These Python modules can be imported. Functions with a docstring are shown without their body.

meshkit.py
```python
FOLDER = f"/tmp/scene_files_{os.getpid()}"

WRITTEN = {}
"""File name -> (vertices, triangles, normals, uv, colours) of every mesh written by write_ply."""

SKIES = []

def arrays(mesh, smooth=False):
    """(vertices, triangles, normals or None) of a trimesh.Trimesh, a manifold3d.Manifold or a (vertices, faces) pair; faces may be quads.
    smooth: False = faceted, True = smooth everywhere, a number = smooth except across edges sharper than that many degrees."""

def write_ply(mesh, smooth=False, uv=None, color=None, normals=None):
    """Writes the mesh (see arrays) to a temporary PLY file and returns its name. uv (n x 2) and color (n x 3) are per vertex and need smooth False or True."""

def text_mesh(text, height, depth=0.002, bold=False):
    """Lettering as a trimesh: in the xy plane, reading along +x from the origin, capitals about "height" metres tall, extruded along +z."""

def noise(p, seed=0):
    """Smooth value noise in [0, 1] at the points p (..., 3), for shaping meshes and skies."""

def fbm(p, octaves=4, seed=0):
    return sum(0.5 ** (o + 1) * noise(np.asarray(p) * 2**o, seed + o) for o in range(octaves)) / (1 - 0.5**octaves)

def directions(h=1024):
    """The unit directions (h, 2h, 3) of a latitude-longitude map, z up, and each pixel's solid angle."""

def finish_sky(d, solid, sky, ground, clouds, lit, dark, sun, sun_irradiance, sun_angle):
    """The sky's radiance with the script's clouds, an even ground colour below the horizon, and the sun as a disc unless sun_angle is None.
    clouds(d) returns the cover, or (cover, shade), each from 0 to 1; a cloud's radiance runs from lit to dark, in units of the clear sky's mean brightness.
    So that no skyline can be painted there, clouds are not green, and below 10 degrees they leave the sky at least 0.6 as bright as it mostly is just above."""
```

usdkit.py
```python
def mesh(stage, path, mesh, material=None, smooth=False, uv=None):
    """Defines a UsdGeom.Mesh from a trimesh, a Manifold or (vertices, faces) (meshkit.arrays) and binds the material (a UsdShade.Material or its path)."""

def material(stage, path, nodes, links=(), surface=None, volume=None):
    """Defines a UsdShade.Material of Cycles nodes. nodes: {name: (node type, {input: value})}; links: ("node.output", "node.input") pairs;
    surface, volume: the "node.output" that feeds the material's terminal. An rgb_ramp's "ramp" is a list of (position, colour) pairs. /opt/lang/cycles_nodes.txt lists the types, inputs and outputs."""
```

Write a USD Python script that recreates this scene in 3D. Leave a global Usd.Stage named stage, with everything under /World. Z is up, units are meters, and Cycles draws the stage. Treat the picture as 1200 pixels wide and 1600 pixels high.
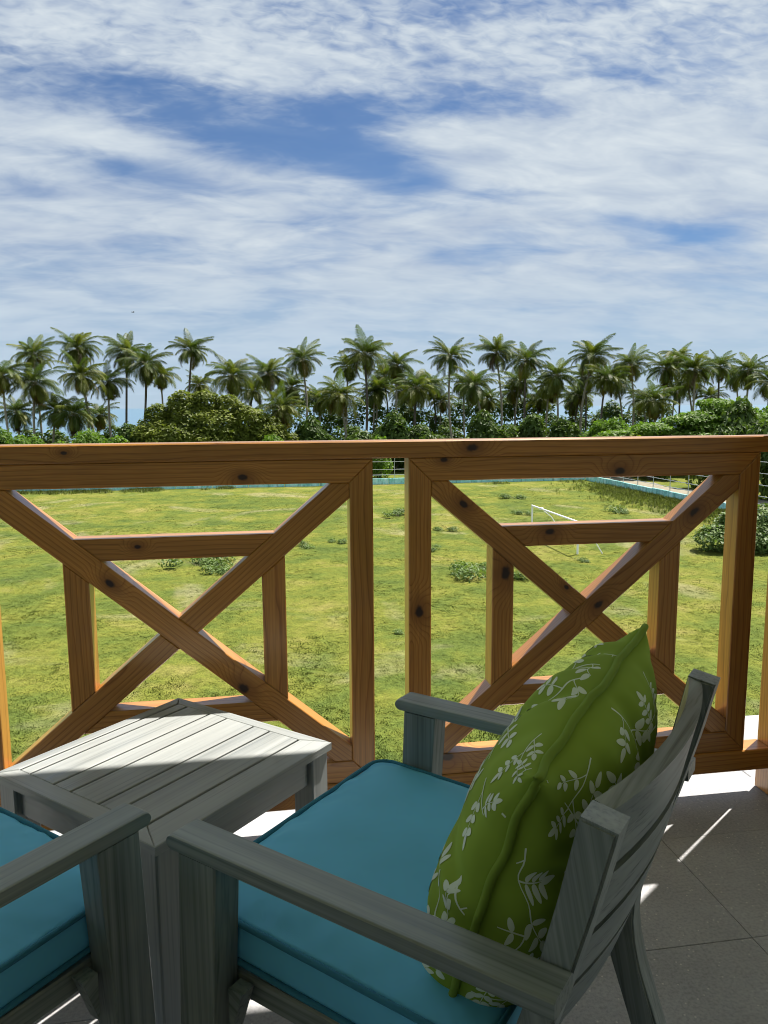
import math
import numpy as np
import trimesh
import manifold3d
import usdkit
import meshkit
from pxr import Usd, UsdGeom, UsdLux, UsdShade, Sdf, Gf, Vt
from shapely.geometry import Polygon, box as sbox, LineString
from shapely import affinity

stage = Usd.Stage.CreateInMemory()
UsdGeom.SetStageUpAxis(stage, UsdGeom.Tokens.z)
UsdGeom.SetStageMetersPerUnit(stage, 1.0)
world = UsdGeom.Xform.Define(stage, '/World')
stage.SetDefaultPrim(world.GetPrim())
UsdGeom.Scope.Define(stage, '/World/Looks')
T = Sdf.ValueTypeNames

# ------------------------------------------------------------------ camera, sky, sun, exposure
EXPOSURE = 1.2
CAM = np.array([-0.28242, -1.95441, 1.00489])
YAW, PITCH, ROLL = math.radians(9.0392), math.radians(7.7693), math.radians(-0.3562)
SUN_AZ, SUN_EL = math.radians(53.0), math.radians(62.0)
SUN_INTENSITY, SKY_STRENGTH = 1.25, 0.1

_f = np.array([math.sin(YAW) * math.cos(PITCH), math.cos(YAW) * math.cos(PITCH), -math.sin(PITCH)])
_r = np.array([math.cos(YAW), -math.sin(YAW), 0.0])
_u = np.cross(_r, _f)
_r2 = math.cos(ROLL) * _r + math.sin(ROLL) * _u
_u2 = -math.sin(ROLL) * _r + math.cos(ROLL) * _u
cam = UsdGeom.Camera.Define(stage, '/World/camera')
cam.CreateHorizontalApertureAttr(24.0)
cam.CreateFocalLengthAttr(24.068)
cam.CreateClippingRangeAttr(Gf.Vec2f(0.05, 50000))
cam.CreateExposureAttr(EXPOSURE)
cam.AddTransformOp().Set(Gf.Matrix4d(*_r2, 0, *_u2, 0, *(-_f), 0, *CAM, 1))

sun_dir = np.array([math.sin(SUN_AZ) * math.cos(SUN_EL), math.cos(SUN_AZ) * math.cos(SUN_EL), math.sin(SUN_EL)])
sun = UsdLux.DistantLight.Define(stage, '/World/sun')
sun.CreateIntensityAttr(SUN_INTENSITY)
sun.CreateNormalizeAttr(True)
sun.CreateAngleAttr(0.53)
sun.CreateColorAttr(Gf.Vec3f(1.0, 0.94, 0.86))
_sx = np.cross([0, 0, 1.0], sun_dir); _sx /= np.linalg.norm(_sx)
_sy = np.cross(sun_dir, _sx)
sun.AddTransformOp().Set(Gf.Matrix4d(*_sx, 0, *_sy, 0, *sun_dir, 0, 0, 0, 50, 1))

#SKY_BEGIN
SKY_TINT = (0.168, 0.270, 0.372)
HORIZON = (2.15, 2.80, 3.45)
CLOUD_RAMP = [(0.28, (1.35, 1.73, 2.5)), (0.44, (1.85, 2.24, 2.88)), (0.57, (2.5, 2.86, 3.25)), (0.70, (3.2, 3.5, 3.68))]
COV = (0.26, 0.68)
# openings and denser banks of the cloud layer: (x, y, radius along, radius across, turn, depth)
CLEAR = [(0.07, 1.79, 0.50, 0.18, 0.33, 0.60), (0.38, 1.635, 0.36, 0.11, -0.12, 0.55), (-0.32, 1.62, 0.36, 0.14, 0.1, 0.18), (0.66, 1.46, 0.4, 0.13, -0.2, 0.16),
         (1.22, 2.07, 0.42, 0.13, 0.25, 0.30), (-0.3, 1.93, 0.4, 0.10, 0.4, 0.18), (0.80, 1.74, 0.62, 0.26, 0.2, -0.34), (-0.1, 1.50, 0.4, 0.13, 0.2, -0.14), (-0.35, 1.80, 0.3, 0.12, 0.4, -0.12)]


def sky_material():
    n, l = {}, []
    n['tc'] = ('texture_coordinate', {})
    n['sep'] = ('separate_xyz', {})
    n['sky'] = ('sky_texture', {'sky_type': 'single_scattering', 'sun_disc': False, 'sun_elevation': SUN_EL, 'sun_rotation': SUN_AZ,
                                'air_density': 1.0, 'aerosol_density': 0.4, 'ozone_density': 3.0})
    l += [('tc.generated', 'sep.vector')]

    def m(name, op, a, b=None, c=None):
        d = {'math_type': op}
        for k, x in (('value1', a), ('value2', b), ('value3', c)):
            if isinstance(x, str):
                l.append((x, f'{name}.{k}'))
            elif x is not None:
                d[k] = x
        n[name] = ('math', d)
        return f'{name}.value'

    # the cloud layer seen as a plane: p = (x, y) / (z + 0.22)
    zb = m('zb', 'add', m('za', 'maximum', 'sep.z', 0.0), 0.22)
    n['p'] = ('combine_xyz', {}); l += [(m('px', 'divide', 'sep.x', zb), 'p.x'), (m('py', 'divide', 'sep.y', zb), 'p.y')]

    def noise(name, scale, loc, rot, sc, detail, rough, dist=0.0):
        n['m' + name] = ('mapping', {'location': loc, 'rotation': (0, 0, rot), 'scale': (sc[0], sc[1], 1)})
        n[name] = ('noise_texture', {'scale': scale, 'detail': detail, 'roughness': rough, 'distortion': dist})
        l.extend([('p.vector', f'm{name}.vector'), (f'm{name}.vector', f'{name}.vector')])
        return m(name + 'c', 'subtract', f'{name}.fac', 0.5)

    big = noise('big', 2.6, (3.1, 1.7, 0), 0.30, (0.8, 1.2), 6, 0.55, 0.3)
    fib = noise('fib', 6.0, (1.3, 4.7, 0), 0.45, (0.85, 1.6), 6, 0.52, 0.7)
    rip = noise('rip', 30.0, (0.3, 5.7, 0), -0.45, (0.8, 1.4), 3, 0.5, 0.5)
    n['calm'] = ('map_range', {'range_type': 'smoothstep', 'from_min': 0.03, 'from_max': 0.30, 'to_min': 0.25, 'to_max': 1.0, 'clamp': True}); l.append(('sep.z', 'calm.value'))
    fib = m('fibk', 'multiply', fib, 'calm.result')
    s = m('s2', 'multiply_add', fib, 0.38, m('s1', 'multiply_add', big, 0.75, 0.60))
    # ripples belong to the higher part of the sky, where the layer is near
    n['hi'] = ('map_range', {'from_min': 0.27, 'from_max': 0.42, 'to_min': 0.0, 'to_max': 0.5, 'clamp': True}); l.append(('sep.z', 'hi.value'))
    s = m('s3', 'multiply_add', rip, 'hi.result', s)
    for i, (cx, cy, rx, ry, rot, amt) in enumerate(CLEAR):
        n[f'c{i}'] = ('mapping', {'mapping_type': 'texture', 'location': (cx, cy, 0), 'rotation': (0, 0, rot), 'scale': (rx, ry, 1)})
        n[f'g{i}'] = ('gradient_texture', {'gradient_type': 'spherical'})
        l += [('p.vector', f'c{i}.vector'), (f'c{i}.vector', f'g{i}.vector')]
        s = m(f'k{i}', 'multiply_add', f'g{i}.fac', -amt, s)
    n['cov'] = ('map_range', {'range_type': 'smoothstep', 'from_min': COV[0], 'from_max': COV[1], 'to_min': 0.17, 'to_max': 0.97, 'clamp': True}); l.append((s, 'cov.value'))
    n['hz'] = ('map_range', {'range_type': 'smoothstep', 'from_min': 0.02, 'from_max': 0.27, 'to_min': 0.9, 'to_max': 0.0, 'clamp': True}); l.append(('sep.z', 'hz.value'))
    cover = m('cv2', 'maximum', 'cov.result', 'hz.result')
    # thick and thin parts of the clouds
    sha = noise('sha', 3.6, (7.3, 2.2, 0), 0.25, (0.7, 1.5), 7, 0.6, 0.4)
    sha = m('shak', 'multiply', sha, 'calm.result')
    t = m('t2', 'multiply_add', fib, 0.30, m('t1', 'multiply_add', sha, 0.42, m('t0', 'multiply_add', s, 0.24, 0.40)))
    t = m('t3', 'multiply_add', m('ripk', 'multiply', rip, 'hi.result'), 0.45, t)
    n['ramp'] = ('rgb_ramp', {'ramp': CLOUD_RAMP}); l.append((t, 'ramp.fac'))
    n['skyc'] = ('mix', {'mix_type': 'multiply', 'fac': 1.0, 'color2': SKY_TINT}); l.append(('sky.color', 'skyc.color1'))
    n['hzc'] = ('map_range', {'range_type': 'smoothstep', 'from_min': 0.0, 'from_max': 0.20, 'to_min': 0.75, 'to_max': 0.0, 'clamp': True}); l.append(('sep.z', 'hzc.value'))
    n['rc'] = ('mix', {'color2': HORIZON}); l += [('ramp.color', 'rc.color1'), ('hzc.result', 'rc.fac')]
    n['mx'] = ('mix', {}); l += [(cover, 'mx.fac'), ('skyc.color', 'mx.color1'), ('rc.color', 'mx.color2')]
    n['bg'] = ('background_shader', {'strength': SKY_STRENGTH}); l.append(('mx.color', 'bg.color'))
    return usdkit.material(stage, '/World/Looks/sky_air', n, l, surface='bg.background')


dome = UsdLux.DomeLight.Define(stage, '/World/sky')
UsdShade.MaterialBindingAPI.Apply(dome.GetPrim()).Bind(sky_material())
dome.GetPrim().SetCustomDataByKey('kind', 'structure')
#SKY_END

# ------------------------------------------------------------------ helpers
USED = {}


def numbered(parent, name):
    key = f'{parent}/{name}'
    k = USED.get(key, 0)
    USED[key] = k + 1
    return key if k == 0 else f'{key}_{k:03d}'


def P(o):
    return '/World' if o is None else str(o.GetPath())


def tag(o, label=None, cat=None, group=None, kind=None):
    for k, v in (('label', label), ('category', cat), ('group', group), ('kind', kind)):
        if v:
            o.SetCustomDataByKey(k, v)
    return o


def thing(name, label, cat, loc=(0, 0, 0), rz=0.0, group=None, parent=None, scale=None):
    x = UsdGeom.Xform.Define(stage, numbered(P(parent), name))
    x.AddTranslateOp().Set(Gf.Vec3d(*map(float, loc)))
    x.AddRotateZOp().Set(math.degrees(rz))
    if scale is not None:
        x.AddScaleOp().Set(Gf.Vec3f(*([scale] * 3 if np.ndim(scale) == 0 else map(float, scale))))
    return tag(x.GetPrim(), label, cat, group)


def obj(name, mesh, mat, parent=None, smooth=False, grain=None, extra=None):
    """One Mesh prim. grain: per-vertex coordinates along and across the piece, for wood."""
    path = numbered(P(parent), name)
    m = usdkit.mesh(stage, path, mesh, mat, smooth)
    pv = UsdGeom.PrimvarsAPI(m)
    if grain is not None:
        pv.CreatePrimvar('grain', T.Vector3fArray, 'vertex').Set(Vt.Vec3fArray.FromNumpy(np.asarray(grain, np.float32)))
    for k, v in (extra or {}).items():
        pv.CreatePrimvar(k, T.Vector3fArray, 'vertex').Set(Vt.Vec3fArray.FromNumpy(np.asarray(v, np.float32)))
    return m.GetPrim()


def struct(name, mesh, mat, parent=None, **k):
    o = obj(name, mesh, mat, parent, **k)
    if parent is None:
        tag(o, kind='structure')
    return o


def box(x0, x1, y0, y1, z0, z1, b=0.0):
    """A box with its edges chamfered by b."""
    if b <= 0:
        m = trimesh.creation.box([x1 - x0, y1 - y0, z1 - z0])
        m.apply_translation([(x0 + x1) / 2, (y0 + y1) / 2, (z0 + z1) / 2])
        return m
    pts = []
    for sx, x in ((1, x0), (-1, x1)):
        for sy, y in ((1, y0), (-1, y1)):
            for sz, z in ((1, z0), (-1, z1)):
                pts += [(x, y + sy * b, z + sz * b), (x + sx * b, y, z + sz * b), (x + sx * b, y + sy * b, z)]
    return trimesh.convex.convex_hull(np.array(pts))


def hull(pts):
    return trimesh.convex.convex_hull(np.asarray(pts, float))


def slab(poly, t0, t1, b=0.002):
    """A convex polygon in (a, c) thickened from t0 to t1 along the middle axis, edges chamfered: points (a, t, c)."""
    full = np.array(poly.exterior.coords)[:-1]
    small = np.array(poly.buffer(-b, join_style=2).exterior.coords)[:-1]
    pts = [(x, t0, z) for x, z in small] + [(x, t1, z) for x, z in small] + [(x, t0 + b, z) for x, z in full] + [(x, t1 - b, z) for x, z in full]
    return hull(pts)


def tube(points, radii, sides=8, caps=True):
    p = np.asarray(points, float)
    t = np.gradient(p, axis=0)
    t /= np.linalg.norm(t, axis=1, keepdims=True) + 1e-12
    ref = np.array([0, 0, 1.0]) if abs(t[:, 2]).mean() < 0.8 else np.array([1.0, 0, 0])
    a = np.cross(t, ref); a /= np.linalg.norm(a, axis=1, keepdims=True) + 1e-12
    bb = np.cross(t, a)
    ang = np.arange(sides) * 2 * np.pi / sides
    r = np.broadcast_to(radii, (len(p),))
    v = p[:, None] + r[:, None, None] * (np.cos(ang)[None, :, None] * a[:, None] + np.sin(ang)[None, :, None] * bb[:, None])
    i, j = np.meshgrid(np.arange(len(p) - 1), np.arange(sides), indexing='ij')
    q = np.stack([i * sides + j, i * sides + (j + 1) % sides, (i + 1) * sides + (j + 1) % sides, (i + 1) * sides + j], -1).reshape(-1, 4)
    f = np.vstack([q[:, [0, 1, 2]], q[:, [0, 2, 3]]])
    v = v.reshape(-1, 3)
    if caps:
        n = len(v)
        v = np.vstack([v, p[0], p[-1]])
        k = np.arange(sides)
        f = np.vstack([f, np.c_[np.full(sides, n), (k + 1) % sides, k], np.c_[np.full(sides, n + 1), n - sides + k, n - sides + (k + 1) % sides]])
    return v, f


def loop_tube(points, radius, sides=8):
    p = np.asarray(points, float)
    t = np.roll(p, -1, 0) - np.roll(p, 1, 0)
    t /= np.linalg.norm(t, axis=1, keepdims=True) + 1e-12
    a = np.cross(t, [0, 0, 1.0]); ln = np.linalg.norm(a, axis=1, keepdims=True)
    a = np.where(ln > 1e-3, a / np.maximum(ln, 1e-9), [1.0, 0, 0])
    bb = np.cross(t, a)
    ang = np.arange(sides) * 2 * np.pi / sides
    v = (p[:, None] + radius * (np.cos(ang)[None, :, None] * a[:, None] + np.sin(ang)[None, :, None] * bb[:, None])).reshape(-1, 3)
    N = len(p)
    i, j = np.meshgrid(np.arange(N), np.arange(sides), indexing='ij')
    i2 = (i + 1) % N
    q = np.stack([i * sides + j, i * sides + (j + 1) % sides, i2 * sides + (j + 1) % sides, i2 * sides + j], -1).reshape(-1, 4)
    return v, np.vstack([q[:, [0, 1, 2]], q[:, [0, 2, 3]]])


def cat(parts):
    v, f, n = [], [], 0
    for a, b in parts:
        a, b = np.asarray(a, float), np.asarray(b, int)
        v.append(a); f.append(b + n); n += len(a)
    return np.vstack(v), np.vstack(f)


def vf(m):
    return np.array(m.vertices), np.array(m.faces)


# ------------------------------------------------------------------ materials
MAT = {}


def mat(name, nodes, links, surface='p.BSDF'):
    MAT[name] = usdkit.material(stage, f'/World/Looks/{name}', nodes, links, surface=surface)
    return MAT[name]


def pine(name, light, mid, dark, rough=0.42):
    n, l = {}, []
    n['g'] = ('attribute', {'attribute': 'grain'})
    n['ka'] = ('attribute', {'attribute': 'knot_a'})
    n['kb'] = ('attribute', {'attribute': 'knot_b'})
    # slow wander of the rings along the board
    n['mw'] = ('mapping', {'scale': (1.6, 7.0, 7.0)}); l += [('g.vector', 'mw.vector')]
    n['nw'] = ('noise_texture', {'scale': 1.0, 'detail': 3, 'roughness': 0.5}); l += [('mw.vector', 'nw.vector')]
    d = []
    for k in 'ab':
        # the knot vector is the offset from the knot's middle, already stretched along the grain
        n[f'len{k}'] = ('vector_math', {'math_type': 'length'}) if False else ('math', {'math_type': 'sqrt'})
        n[f's{k}'] = ('separate_xyz', {}); l += [(f'k{k}.vector', f's{k}.vector')]
        n[f'x2{k}'] = ('math', {'math_type': 'multiply'}); l += [(f's{k}.x', f'x2{k}.value1'), (f's{k}.x', f'x2{k}.value2')]
        n[f'y2{k}'] = ('math', {'math_type': 'multiply_add'}); l += [(f's{k}.y', f'y2{k}.value1'), (f's{k}.y', f'y2{k}.value2'), (f'x2{k}.value', f'y2{k}.value3')]
        l += [(f'y2{k}.value', f'len{k}.value1')]
    n['nk'] = ('noise_texture', {'scale': 60.0, 'detail': 2}); l += [('g.vector', 'nk.vector')]
    n['dmin'] = ('math', {'math_type': 'minimum'}); l += [('lena.value', 'dmin.value1'), ('lenb.value', 'dmin.value2')]
    n['dn'] = ('math', {'math_type': 'multiply_add', 'value2': 0.012}); l += [('nk.fac', 'dn.value1'), ('dmin.value', 'dn.value3')]
    # rings are pushed aside round a knot
    n['push'] = ('map_range', {'range_type': 'smootherstep', 'from_min': 0.0, 'from_max': 0.085, 'to_min': 26.0, 'to_max': 0.0, 'clamp': True}); l += [('dmin.value', 'push.value')]
    n['ph'] = ('math', {'math_type': 'multiply_add', 'value2': 22.0}); l += [('nw.fac', 'ph.value1'), ('push.result', 'ph.value3')]
    n['w'] = ('wave_texture', {'wave_type': 'rings', 'rings_direction': 'x', 'profile': 'saw', 'scale': 30.0, 'distortion': 0.6, 'detail': 2, 'detail_scale': 1.2})
    n['mg'] = ('mapping', {'scale': (0.05, 1.0, 1.0)}); l += [('g.vector', 'mg.vector'), ('mg.vector', 'w.vector'), ('ph.value', 'w.phase')]
    n['ramp'] = ('rgb_ramp', {'ramp': [(0.0, mid), (0.12, light), (0.55, light), (0.86, mid), (0.97, dark), (1.0, mid)]}); l += [('w.fac', 'ramp.fac')]
    # fine fibres
    n['mf'] = ('mapping', {'scale': (9.0, 320.0, 320.0)}); l += [('g.vector', 'mf.vector')]
    n['nf'] = ('noise_texture', {'scale': 1.0, 'detail': 3, 'roughness': 0.6}); l += [('mf.vector', 'nf.vector')]
    n['fr'] = ('map_range', {'from_min': 0.3, 'from_max': 0.7, 'to_min': 0.72, 'to_max': 1.18}); l += [('nf.fac', 'fr.value')]
    n['fc'] = ('combine_xyz', {}); l += [('fr.result', 'fc.x'), ('fr.result', 'fc.y'), ('fr.result', 'fc.z')]
    n['c1'] = ('mix', {'mix_type': 'multiply', 'fac': 0.85}); l += [('ramp.color', 'c1.color1'), ('fc.vector', 'c1.color2')]
    # broad tone along the board
    n['mt'] = ('mapping', {'scale': (0.9, 5.0, 5.0), 'location': (4.0, 1.0, 2.0)}); l += [('g.vector', 'mt.vector')]
    n['nt'] = ('noise_texture', {'scale': 1.0, 'detail': 2}); l += [('mt.vector', 'nt.vector')]
    n['tr'] = ('map_range', {'from_min': 0.3, 'from_max': 0.7, 'to_min': 0.75, 'to_max': 1.2}); l += [('nt.fac', 'tr.value')]
    n['tcx'] = ('combine_xyz', {}); l += [('tr.result', 'tcx.x'), ('tr.result', 'tcx.y'), ('tr.result', 'tcx.z')]
    n['c2'] = ('mix', {'mix_type': 'multiply', 'fac': 1.0}); l += [('c1.color', 'c2.color1'), ('tcx.vector', 'c2.color2')]
    n['halo'] = ('map_range', {'range_type': 'smoothstep', 'from_min': 0.018, 'from_max': 0.060, 'to_min': 0.75, 'to_max': 0.0, 'clamp': True}); l += [('dn.value', 'halo.value')]
    n['c3'] = ('mix', {'color2': tuple(np.array(dark) * 0.8)}); l += [('halo.result', 'c3.fac'), ('c2.color', 'c3.color1')]
    n['kn'] = ('map_range', {'range_type': 'smoothstep', 'from_min': 0.014, 'from_max': 0.023, 'to_min': 1.0, 'to_max': 0.0, 'clamp': True}); l += [('dn.value', 'kn.value')]
    n['c4'] = ('mix', {'color2': (0.022, 0.008, 0.004)}); l += [('kn.result', 'c4.fac'), ('c3.color', 'c4.color1')]
    n['b'] = ('bump', {'strength': 0.12, 'distance': 0.001}); l += [('nf.fac', 'b.height')]
    n['p'] = ('principled_bsdf', {'roughness': rough, 'specular_ior_level': 0.5, 'coat_weight': 0.5, 'coat_roughness': 0.22}); l += [('c4.color', 'p.base_color'), ('b.normal', 'p.normal')]
    return mat(name, n, l)


pine('oiled_pine', (0.40, 0.180, 0.037), (0.345, 0.145, 0.028), (0.23, 0.085, 0.014), 0.32)


def painted(name, dark, mid, light, a=(0.32, 0.5, 0.72)):
    """Brushed and weathered paint with streaks along the grain."""
    n, l = {}, []
    n['g'] = ('attribute', {'attribute': 'grain'})
    n['m1'] = ('mapping', {'scale': (2.0, 150.0, 150.0)}); l += [('g.vector', 'm1.vector')]
    n['n1'] = ('noise_texture', {'scale': 1.0, 'detail': 5, 'roughness': 0.62, 'distortion': 0.3}); l += [('m1.vector', 'n1.vector')]
    n['m2'] = ('mapping', {'scale': (0.9, 22.0, 22.0), 'location': (3, 5, 1)}); l += [('g.vector', 'm2.vector')]
    n['n2'] = ('noise_texture', {'scale': 1.0, 'detail': 3, 'roughness': 0.55}); l += [('m2.vector', 'n2.vector')]
    n['s'] = ('math', {'math_type': 'multiply_add', 'value2': 0.55}); l += [('n2.fac', 's.value1')]
    n['h'] = ('math', {'math_type': 'multiply', 'value2': 0.5}); l += [('n1.fac', 'h.value1'), ('h.value', 's.value3')]
    n['r'] = ('rgb_ramp', {'ramp': [(a[0], dark), (a[1], mid), (a[2], light)]}); l += [('s.value', 'r.fac')]
    n['b'] = ('bump', {'strength': 0.25, 'distance': 0.001}); l += [('n1.fac', 'b.height')]
    n['ro'] = ('map_range', {'from_min': 0.3, 'from_max': 0.7, 'to_min': 0.26, 'to_max': 0.5}); l += [('n1.fac', 'ro.value')]
    n['p'] = ('principled_bsdf', {'specular_ior_level': 0.65}); l += [('r.color', 'p.base_color'), ('b.normal', 'p.normal'), ('ro.result', 'p.roughness')]
    return mat(name, n, l)


painted('grey_green_paint', (0.068, 0.086, 0.084), (0.165, 0.192, 0.190), (0.32, 0.352, 0.350))
painted('pale_grey_paint', (0.18, 0.195, 0.192), (0.26, 0.275, 0.268), (0.335, 0.35, 0.338))


def cloth(name, col, var=0.12, rough=0.85, scale=900.0, sheen=0.15):
    c = np.array(col)
    n = {'tc': ('texture_coordinate', {}), 'n1': ('noise_texture', {'scale': 6.0, 'detail': 3}), 'w': ('noise_texture', {'scale': scale, 'detail': 1}),
         'r': ('rgb_ramp', {'ramp': [(0.3, tuple(c * (1 - var))), (0.7, tuple(c * (1 + var)))]}),
         'b': ('bump', {'strength': 0.25, 'distance': 0.0006}),
         'p': ('principled_bsdf', {'roughness': rough, 'specular_ior_level': 0.25, 'sheen_weight': sheen, 'sheen_roughness': 0.4, 'sheen_tint': tuple(np.minimum(c * 2.5, 1))})}
    l = [('tc.object', 'n1.vector'), ('tc.object', 'w.vector'), ('n1.fac', 'r.fac'), ('r.color', 'p.base_color'), ('w.fac', 'b.height'), ('b.normal', 'p.normal')]
    return mat(name, n, l)


cloth('blue_canvas', (0.12, 0.46, 0.74), 0.07, rough=0.6, sheen=0.35)
cloth('blue_piping', (0.04, 0.19, 0.30), 0.05)
cloth('green_cotton', (0.21, 0.315, 0.034), 0.06)
cloth('green_piping', (0.16, 0.245, 0.028), 0.06)
cloth('white_print', (0.60, 0.68, 0.56), 0.06)


def plain(name, col, rough=0.6, metallic=0.0, var=0.1, scale=8.0):
    c = np.array(col)
    n = {'g': ('geometry', {}), 'n1': ('noise_texture', {'scale': scale, 'detail': 4, 'roughness': 0.6}),
         'r': ('rgb_ramp', {'ramp': [(0.3, tuple(c * (1 - var))), (0.7, tuple(c * (1 + var)))]}),
         'p': ('principled_bsdf', {'roughness': rough, 'metallic': metallic})}
    return mat(name, n, [('g.position', 'n1.vector'), ('n1.fac', 'r.fac'), ('r.color', 'p.base_color')])


plain('white_ceiling', (0.84, 0.84, 0.83), 0.8, var=0.04)
plain('cream_wall', (0.50, 0.48, 0.45), 0.8, var=0.05)
plain('galvanised_steel', (0.45, 0.47, 0.47), 0.45, 0.6, 0.15, 3.0)
plain('white_goal_paint', (0.75, 0.76, 0.76), 0.4, var=0.05)
plain('grout', (0.32, 0.315, 0.31), 0.9)
plain('bird_black', (0.02, 0.02, 0.02), 0.7)
plain('dark_soil', (0.045, 0.038, 0.022), 0.95, var=0.4, scale=1.2)
plain('coconut_green', (0.16, 0.17, 0.03), 0.5, var=0.3, scale=6)


def stone(name, base):
    c = np.array(base)
    n, l = {}, []
    n['g'] = ('geometry', {})
    n['n1'] = ('noise_texture', {'scale': 3.0, 'detail': 6, 'roughness': 0.6})
    n['n2'] = ('noise_texture', {'scale': 140.0, 'detail': 3, 'roughness': 0.7})
    n['v'] = ('voronoi_texture', {'scale': 170.0})
    l += [('g.position', f'{k}.vector') for k in ('n1', 'n2', 'v')]
    n['r'] = ('rgb_ramp', {'ramp': [(0.3, tuple(c * 0.82)), (0.7, tuple(c * 1.15))]}); l += [('n1.fac', 'r.fac')]
    n['r2'] = ('rgb_ramp', {'ramp': [(0.30, (0.74, 0.74, 0.74)), (0.5, (1, 1, 1)), (0.68, (1.15, 1.15, 1.14))]}); l += [('n2.fac', 'r2.fac')]
    n['c1'] = ('mix', {'mix_type': 'multiply', 'fac': 0.9}); l += [('r.color', 'c1.color1'), ('r2.color', 'c1.color2')]
    n['wr'] = ('separate_xyz', {}); l += [('v.color', 'wr.vector')]
    n['sp'] = ('math', {'math_type': 'greater_than', 'value2': 0.965}); l += [('wr.x', 'sp.value1')]
    n['dd'] = ('math', {'math_type': 'less_than', 'value2': 0.35}); l += [('v.distance', 'dd.value1')]
    n['sd'] = ('math', {'math_type': 'multiply'}); l += [('sp.value', 'sd.value1'), ('dd.value', 'sd.value2')]
    n['c2'] = ('mix', {'color2': (0.55, 0.53, 0.50)}); l += [('sd.value', 'c2.fac'), ('c1.color', 'c2.color1')]
    n['oi'] = ('object_info', {})
    n['or'] = ('map_range', {'from_min': 0, 'from_max': 1, 'to_min': 0.93, 'to_max': 1.06}); l += [('oi.random', 'or.value')]
    n['oc'] = ('combine_xyz', {}); l += [('or.result', f'oc.{k}') for k in 'xyz']
    n['c3'] = ('mix', {'mix_type': 'multiply', 'fac': 1.0}); l += [('c2.color', 'c3.color1'), ('oc.vector', 'c3.color2')]
    n['b'] = ('bump', {'strength': 0.15, 'distance': 0.001}); l += [('n2.fac', 'b.height')]
    n['p'] = ('principled_bsdf', {'roughness': 0.62, 'specular_ior_level': 0.35}); l += [('c3.color', 'p.base_color'), ('b.normal', 'p.normal')]
    return mat(name, n, l)


stone('grey_stone_tile', (0.325, 0.328, 0.333))
stone('grey_screed', (0.32, 0.33, 0.34))


def leaf(name, ramp, trans=0.35, scale=0.35, gloss=0.35, rnd=0.5):
    n, l = {}, []
    n['g'] = ('geometry', {})
    n['n1'] = ('noise_texture', {'scale': scale, 'detail': 3, 'roughness': 0.6}); l += [('g.position', 'n1.vector')]
    n['ri'] = ('math', {'math_type': 'subtract', 'value2': 0.5}); l += [('g.random_per_island', 'ri.value1')]
    n['s'] = ('math', {'math_type': 'multiply_add', 'value2': rnd}); l += [('ri.value', 's.value1'), ('n1.fac', 's.value3')]
    n['r'] = ('rgb_ramp', {'ramp': ramp}); l += [('s.value', 'r.fac')]
    n['p'] = ('principled_bsdf', {'roughness': 0.5, 'specular_ior_level': 0.22}); l += [('r.color', 'p.base_color')]
    n['tm'] = ('mix', {'mix_type': 'multiply', 'fac': 1.0, 'color2': (1.25, 1.35, 0.55)}); l += [('r.color', 'tm.color1')]
    n['t'] = ('translucent_bsdf', {}); l += [('tm.color', 't.color')]
    n['mx'] = ('mix_closure', {'fac': trans}); l += [('p.BSDF', 'mx.closure1'), ('t.BSDF', 'mx.closure2')]
    return mat(name, n, l, 'mx.closure')


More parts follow.
